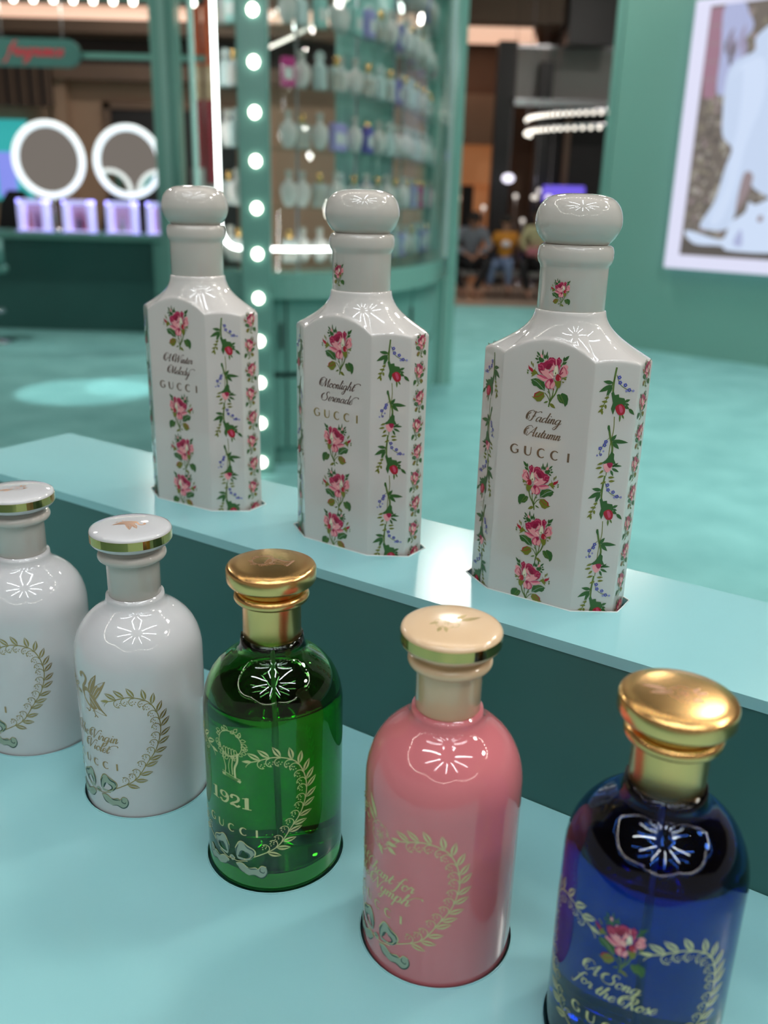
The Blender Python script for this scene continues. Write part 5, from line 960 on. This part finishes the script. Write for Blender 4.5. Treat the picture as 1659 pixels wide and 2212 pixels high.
# ---- bulb rings, columns and lamps in the mall bay -------------------
rc = tag(empty('ring_chandelier', (2.75, 11.6, 2.2)), 'two stacked half-rings of bright bulbs hanging before the dark bay', 'chandelier')
for z, a0, a1 in ((0.17, -72, -190), (0.02, -70, -206)):
    P = [(1.17*math.cos(R_(a0+(a1-a0)*k/40)), 1.17*math.sin(R_(a0+(a1-a0)*k/40)), z) for k in range(41)]
    MB().tube([(p[0], p[1], p[2]+0.03) for p in P], 0.012, 6).build('hoop', 'steel', rc, True)
    bulb_run(lambda t, a0=a0, a1=a1, z=z: (1.17*math.cos(R_(a0+(a1-a0)*t)), 1.17*math.sin(R_(a0+(a1-a0)*t)), z), 30, 0.020, rc, 'bulb_far')
for a in (-95, -180): MB().tube([(1.17*math.cos(R_(a)), 1.17*math.sin(R_(a)), 0.0), (1.17*math.cos(R_(a)), 1.17*math.sin(R_(a)), 3.2)], 0.006, 5).build('rod', 'steel', rc)
struct(MB().box(1.74, 2.06, 16.9, 17.2, 0, 4.0).build('trim_11', 'dark_wall')); struct(MB().box(2.47, 2.70, 16.95, 17.2, 0, 3.7).build('trim_12', 'dark_wall')); struct(MB().box(2.80, 3.55, 16.4, 16.8, 3.9, 5.4).build('trim_13', 'dark_wall')); struct(MB().box(3.08, 3.18, 17.5, 17.6, 0, 5.4).build('trim_14', 'brown_wall'))
M['grey_glass'] = mat('grey_glass', (0.42, 0.41, 0.40), 0.15, alpha=0.72)
struct(MB().box(2.07, 12, 17.25, 17.29, 3.12, 3.95).build('window_1', 'grey_glass')); struct(MB().box(2.0, 12, 17.22, 17.32, 3.95, 4.0).build('trim_15', 'steel'))
M['orange_glow'] = mat('orange_glow', (0.6, 0.3, 0.15), 0.5, emit=(0.55, 0.20, 0.07), es=0.35)
sf = tag(empty('shop_front', (1.5, 18.6, 0)), 'small warm orange lit shop front behind the seated people', 'shop front'); MB().box(-0.6, 0.55, 0, 0.3, 1.75, 2.45).build('fascia', 'orange_glow', sf); MB().box(-0.6, 0.55, 0.25, 0.35, 0, 1.75).build('back_wall', 'orange_glow', sf); MB().box(-0.15, 0.08, -0.02, 0.2, 0, 1.72).build('doorway', 'black_paint', sf)
for x in (-0.58, 0.42): MB().box(x, x+0.1, -0.04, 0.25, 0, 1.75).build('jamb', 'tan_wall', sf)
for (x, y, z, r, m, lab) in ((1.05, 16.2, 2.09, 0.035, 'warm_lamp', 'small orange pendant lamp high beside the showcase pillar'), (1.04, 15.9, 1.47, 0.09, 'cove', 'round peach pendant lamp low beside the showcase pillar'), (1.95, 16.2, 1.81, 0.085, 'violet_lamp', 'white-violet pendant lamp before the dark column'), (2.42, 16.2, 1.52, 0.05, 'warm_white', 'small white pendant lamp left of the violet sign'), (2.66, 16.2, 1.52, 0.05, 'warm_white', 'small white pendant lamp just over the violet sign')):
    if m not in M: M[m] = mat(m, (1, 1, 1), 0.5, emit=(0.85, 0.82, 1.0) if m == 'violet_lamp' else (1, 0.9, 0.8), es=1.6 if m == 'violet_lamp' else 0.8)
    o = tag(empty('pendant_lamp', (x, y, z)), lab, 'pendant lamp'); MB().ball((0, 0, 0), r, 12, 8, (1.2, 1, 0.9)).build('globe', m, o, True); MB().tube([(0, 0, r*0.8), (0, 0, 5.4-z)], 0.005, 5).build('cable', 'steel', o)
vs = tag(empty('violet_sign', (2.95, 16.4, 1.45)), 'glowing blue-violet sign low in the dark bay', 'sign'); MB().box(-0.36, 0.36, 0, 0.06, 0, 0.27, 0.02).build('panel', 'violet_sign', vs); MB().box(-0.02, 0.02, 0.06, 0.1, -1.45, 0.2).build('stand', 'steel', vs)
for k, (x, h) in enumerate(((1.6, 1.3), (2.15, 1.5), (2.3, 1.1), (2.55, 1.6))):
    o = tag(empty('glass_column_light', (x, 16.6, 0)), 'slender pale light column, %s from the left behind the bench' % ('first', 'second', 'third', 'fourth')[k], 'light column'); MB().lathe([(0, 0), (0.05, 0), (0.05, 0.05), (0.02, 0.06), (0.02, h), (0, h)], 12).build('shaft', 'steel', o, True); MB().ball((0, 0, h+0.03), 0.04, 10, 6).build('tip', 'warm_white', o, True)

# ================================================================== PEOPLE ON THE BENCH
for n_, c_ in dict(skin=(0.36, 0.19, 0.125), skin2=(0.30, 0.15, 0.10), hair=(0.012, 0.010, 0.009), grey_shirt=(0.16, 0.17, 0.20), black_cloth=(0.010, 0.010, 0.013), mustard=(0.55, 0.22, 0.02), jeans=(0.13, 0.19, 0.32), olive_cloth=(0.38, 0.36, 0.20), shoe=(0.06, 0.02, 0.02), eye=(0.01, 0.01, 0.01), lip=(0.30, 0.10, 0.08), pinkbag=(0.40, 0.14, 0.17), print_white=(0.72, 0.70, 0.74)).items(): M[n_] = mat(n_, c_, 0.7)
bn = tag(empty('bench', (1.75, 14.75, 0)), 'low grey bench under the seated people beyond the carpet', 'bench')
MB().box(-1.1, 1.1, -0.2, 0.3, 0.32, 0.40, 0.01).build('seat', 'grey', bn)
for x in (-0.9, 0.9): MB().box(x-0.05, x+0.05, -0.15, 0.25, 0, 0.32).build('leg', 'grey', bn)
def skin_obj(name, verts, edges, radii, m, parent, root=0, sub=2):
    me = bpy.data.meshes.new(name); me.from_pydata(verts, edges, []); me.materials.append(M[m]); o = bpy.data.objects.new(name, me); link(o, parent)
    md = o.modifiers.new('skin', 'SKIN'); md.use_smooth_shade = True
    for i, d in enumerate(me.skin_vertices[0].data): d.radius = (radii[i], radii[i]) if not isinstance(radii[i], tuple) else radii[i]; d.use_root = (i == root)
    sm = o.modifiers.new('subdiv', 'SUBSURF'); sm.levels = sub; sm.render_levels = sub
    return o
class Chain:
    def __init__(s): s.v = []; s.e = []; s.r = []
    def p(s, co, r, frm=None):
        s.v.append(tuple(co)); s.r.append(r); i = len(s.v)-1
        if frm is not None: s.e.append((frm, i))
        return i
def person(loc, rz, k, label, J, shirt, trousers, shoes, skin='skin', long_sleeve=True, hair_long=False, emblem=None):
    """J: joint positions for a seated adult (metres), k: size"""
    P = tag(empty('person', loc, rz), label, 'person', 'people seated on the bench'); S = lambda q: (q[0]*k, q[1]*k, q[2]*k); r = lambda x: x*k
    c = Chain(); pel = c.p(S(J['pelvis']), r(.12)); sp = c.p(S(J['spine']), r(.105), pel); ch = c.p(S(J['chest']), r(.125), sp); nk = c.p(S(J['neck']), r(.05), ch); hb = c.p(S(J['head0']), r(.070), nk); hd = c.p(S(J['head1']), r(.088), hb); ht = c.p(S(J['head2']), r(.055), hd)
    for sd in ('L', 'R'):
        shd = c.p(S(J['sh'+sd]), r(.055), ch); el = c.p(S(J['el'+sd]), r(.042), shd); wr = c.p(S(J['wr'+sd]), r(.027), el)
        w = Vector(S(J['wr'+sd])); d = (w-Vector(S(J['el'+sd]))).normalized(); side = d.cross(Vector((0, 0, 1))).normalized(); sgn = 1 if sd == 'L' else -1
        pm = c.p(w+d*r(.055), (r(.036), r(.018)), wr)
        for f, ln in ((-1.5, .060), (-0.5, .072), (0.5, .068), (1.5, .052)):
            b0 = w+d*r(.085)+side*r(.016*f); f1 = c.p(b0, r(.009), pm); f2 = c.p(b0+d*r(ln*.6)+Vector((0, 0, -r(.012))), r(.008), f1); c.p(b0+d*r(ln)+Vector((0, 0, -r(.032))), r(.007), f2)
        t1 = c.p(w+d*r(.045)+side*r(.040)*sgn, r(.010), pm); c.p(w+d*r(.085)+side*r(.055)*sgn, r(.008), t1)
        hp = c.p(S(J['hip'+sd]), r(.085), pel); kn = c.p(S(J['kn'+sd]), r(.058), hp); an = c.p(S(J['an'+sd]), r(.036), kn); c.p(S(J['toe'+sd]), r(.032), an)
    skin_obj('body', c.v, c.e, c.r, skin, P)
    c = Chain(); a = c.p(S(J['pelvis']), r(.150)); b_ = c.p(S(J['spine']), r(.135), a); h = c.p(S(J['chest']), r(.155), b_); c.p(S(tuple(Vector(J['chest']).lerp(Vector(J['neck']), .75))), r(.075), h)
    for sd in ('L', 'R'):
        q = c.p(S(J['sh'+sd]), r(.076), h); e = c.p(S(J['el'+sd]), r(.060), q) if long_sleeve else c.p(S(tuple(Vector(J['sh'+sd]).lerp(Vector(J['el'+sd]), .75))), r(.066), q)
        if long_sleeve: c.p(S(tuple(Vector(J['el'+sd]).lerp(Vector(J['wr'+sd]), .9))), r(.042), e)
    skin_obj('shirt', c.v, c.e, c.r, shirt, P)
    c = Chain(); a = c.p(S(J['pelvis']), r(.158))
    for sd in ('L', 'R'):
        q = c.p(S(J['hip'+sd]), r(.108), a); e = c.p(S(J['kn'+sd]), r(.078), q); c.p(S(tuple(Vector(J['kn'+sd]).lerp(Vector(J['an'+sd]), .93))), r(.058), e)
    skin_obj('trousers', c.v, c.e, c.r, trousers, P)
    for sd in ('L', 'R'):
        c = Chain(); an = Vector(S(J['an'+sd])); to = Vector(S(J['toe'+sd])); i0 = c.p(an+Vector((0, r(.03), -r(.03))), r(.045)); i1 = c.p(an.lerp(to, .5)+Vector((0, 0, -r(.015))), r(.045), i0); c.p(to, r(.036), i1); skin_obj('shoe', c.v, c.e, c.r, shoes, P, 0, 1)
    hc = Vector(S(J['head1'])); fwd = Vector((0, -1, 0)); hr = MB(); hr.ball((hc.x, hc.y+r(.018), hc.z+r(.030)), r(.103), 16, 10, (0.92, 1.0, 0.95))
    if hair_long: hr.ball((hc.x, hc.y+r(.07), hc.z-r(.06)), r(.10), 12, 8, (0.9, .6, 1.5))
    hr.build('hair', 'hair', P, True)
    for sx in (-1, 1):
        MB().ball((hc.x+sx*r(.032), hc.y-r(.084), hc.z-r(.004)), r(.011), 8, 6).build('eye', 'eye', P, True); MB().ball((hc.x+sx*r(.086), hc.y, hc.z-r(.015)), r(.022), 8, 6, (.45, .8, 1.3)).build('ear', skin, P, True)
    MB().tube([(hc.x, hc.y-r(.084), hc.z-r(.008)), (hc.x, hc.y-r(.104), hc.z-r(.036)), (hc.x, hc.y-r(.088), hc.z-r(.042))], [r(.008), r(.014), r(.008)], 8).build('nose', skin, P, True); MB().ball((hc.x, hc.y-r(.080), hc.z-r(.062)), r(.022), 10, 6, (1, .5, .35)).build('mouth', 'lip', P, True)
    if emblem:
        q = Vector(S(J['chest'])); MB().ball((q.x, q.y-r(.135), q.z-r(.07)), r(.085), 14, 8, (1, .35, .7)).build('shirt_print', emblem, P, True)
    return P
base = dict(pelvis=(0, 0, .55), spine=(0, -.02, .76), chest=(0, -.03, .96), neck=(0, -.05, 1.13), head0=(0, -.07, 1.20), head1=(0, -.085, 1.275), head2=(0, -.075, 1.35),
  shL=(-.17, -.03, 1.04), elL=(-.27, -.10, .80), wrL=(-.16, -.32, .66), shR=(.17, -.03, 1.04), elR=(.27, -.10, .80), wrR=(.14, -.32, .66),
  hipL=(-.10, -.04, .53), knL=(-.20, -.44, .54), anL=(-.16, -.42, .10), toeL=(-.18, -.56, .045), hipR=(.10, -.04, .53), knR=(.20, -.44, .54), anR=(.16, -.42, .10), toeR=(.18, -.56, .045))
J1 = dict(base, chest=(.02, -.10, .93), neck=(.03, -.17, 1.06), head0=(.035, -.21, 1.10), head1=(.04, -.24, 1.165), head2=(.04, -.235, 1.235), shL=(-.16, -.12, .99), shR=(.20, -.12, .99), elL=(-.28, -.22, .76), wrL=(-.08, -.40, .66), elR=(.30, -.22, .76), wrR=(.10, -.42, .66), knL=(-.29, -.42, .56), anL=(-.10, -.36, .10), toeL=(-.10, -.50, .045), knR=(.27, -.44, .56), anR=(.06, -.38, .10), toeR=(.10, -.52, .045))
person((1.24, 14.72, 0), 0.0, 1.0, 'seated person in a grey shirt and black trousers leaning forward', J1, 'grey_shirt', 'black_cloth', 'black_cloth', 'skin2')
J2 = dict(base, knL=(-.24, -.42, .55), knR=(.04, -.44, .55), anL=(-.30, -.40, .14), anR=(.06, -.42, .14), toeL=(-.32, -.52, .09), toeR=(.06, -.55, .09), wrL=(-.30, -.25, .82), elL=(-.27, -.06, .82), wrR=(.22, -.22, .93), elR=(.29, -.08, .78))
person((1.79, 14.70, 0.05), 0.0, 0.86, 'seated child in a mustard T-shirt with white print and blue jeans', J2, 'mustard', 'jeans', 'shoe', 'skin', False, False, 'print_white')
J3 = dict(base, knL=(-.28, -.42, .55), anL=(-.14, -.36, .10), toeL=(-.14, -.50, .045), wrL=(-.10, -.34, .70))
person((2.30, 14.74, 0), 0.0, 1.0, 'seated person in an olive top and black trousers behind the right bottle', J3, 'olive_cloth', 'black_cloth', 'black_cloth', 'skin', True, True)
bg = tag(empty('handbag', (2.22, 14.36, 0.655)), 'dusky pink bag on the lap of the person in olive', 'bag'); MB().box(-0.14, 0.16, -0.06, 0.06, 0, 0.13, 0.03).build('body', 'pinkbag', bg); MB().tube([(-0.08, 0, 0.12), (-0.06, 0, 0.2), (0.06, 0, 0.2), (0.1, 0, 0.12)], 0.008, 6).build('handle', 'pinkbag', bg)
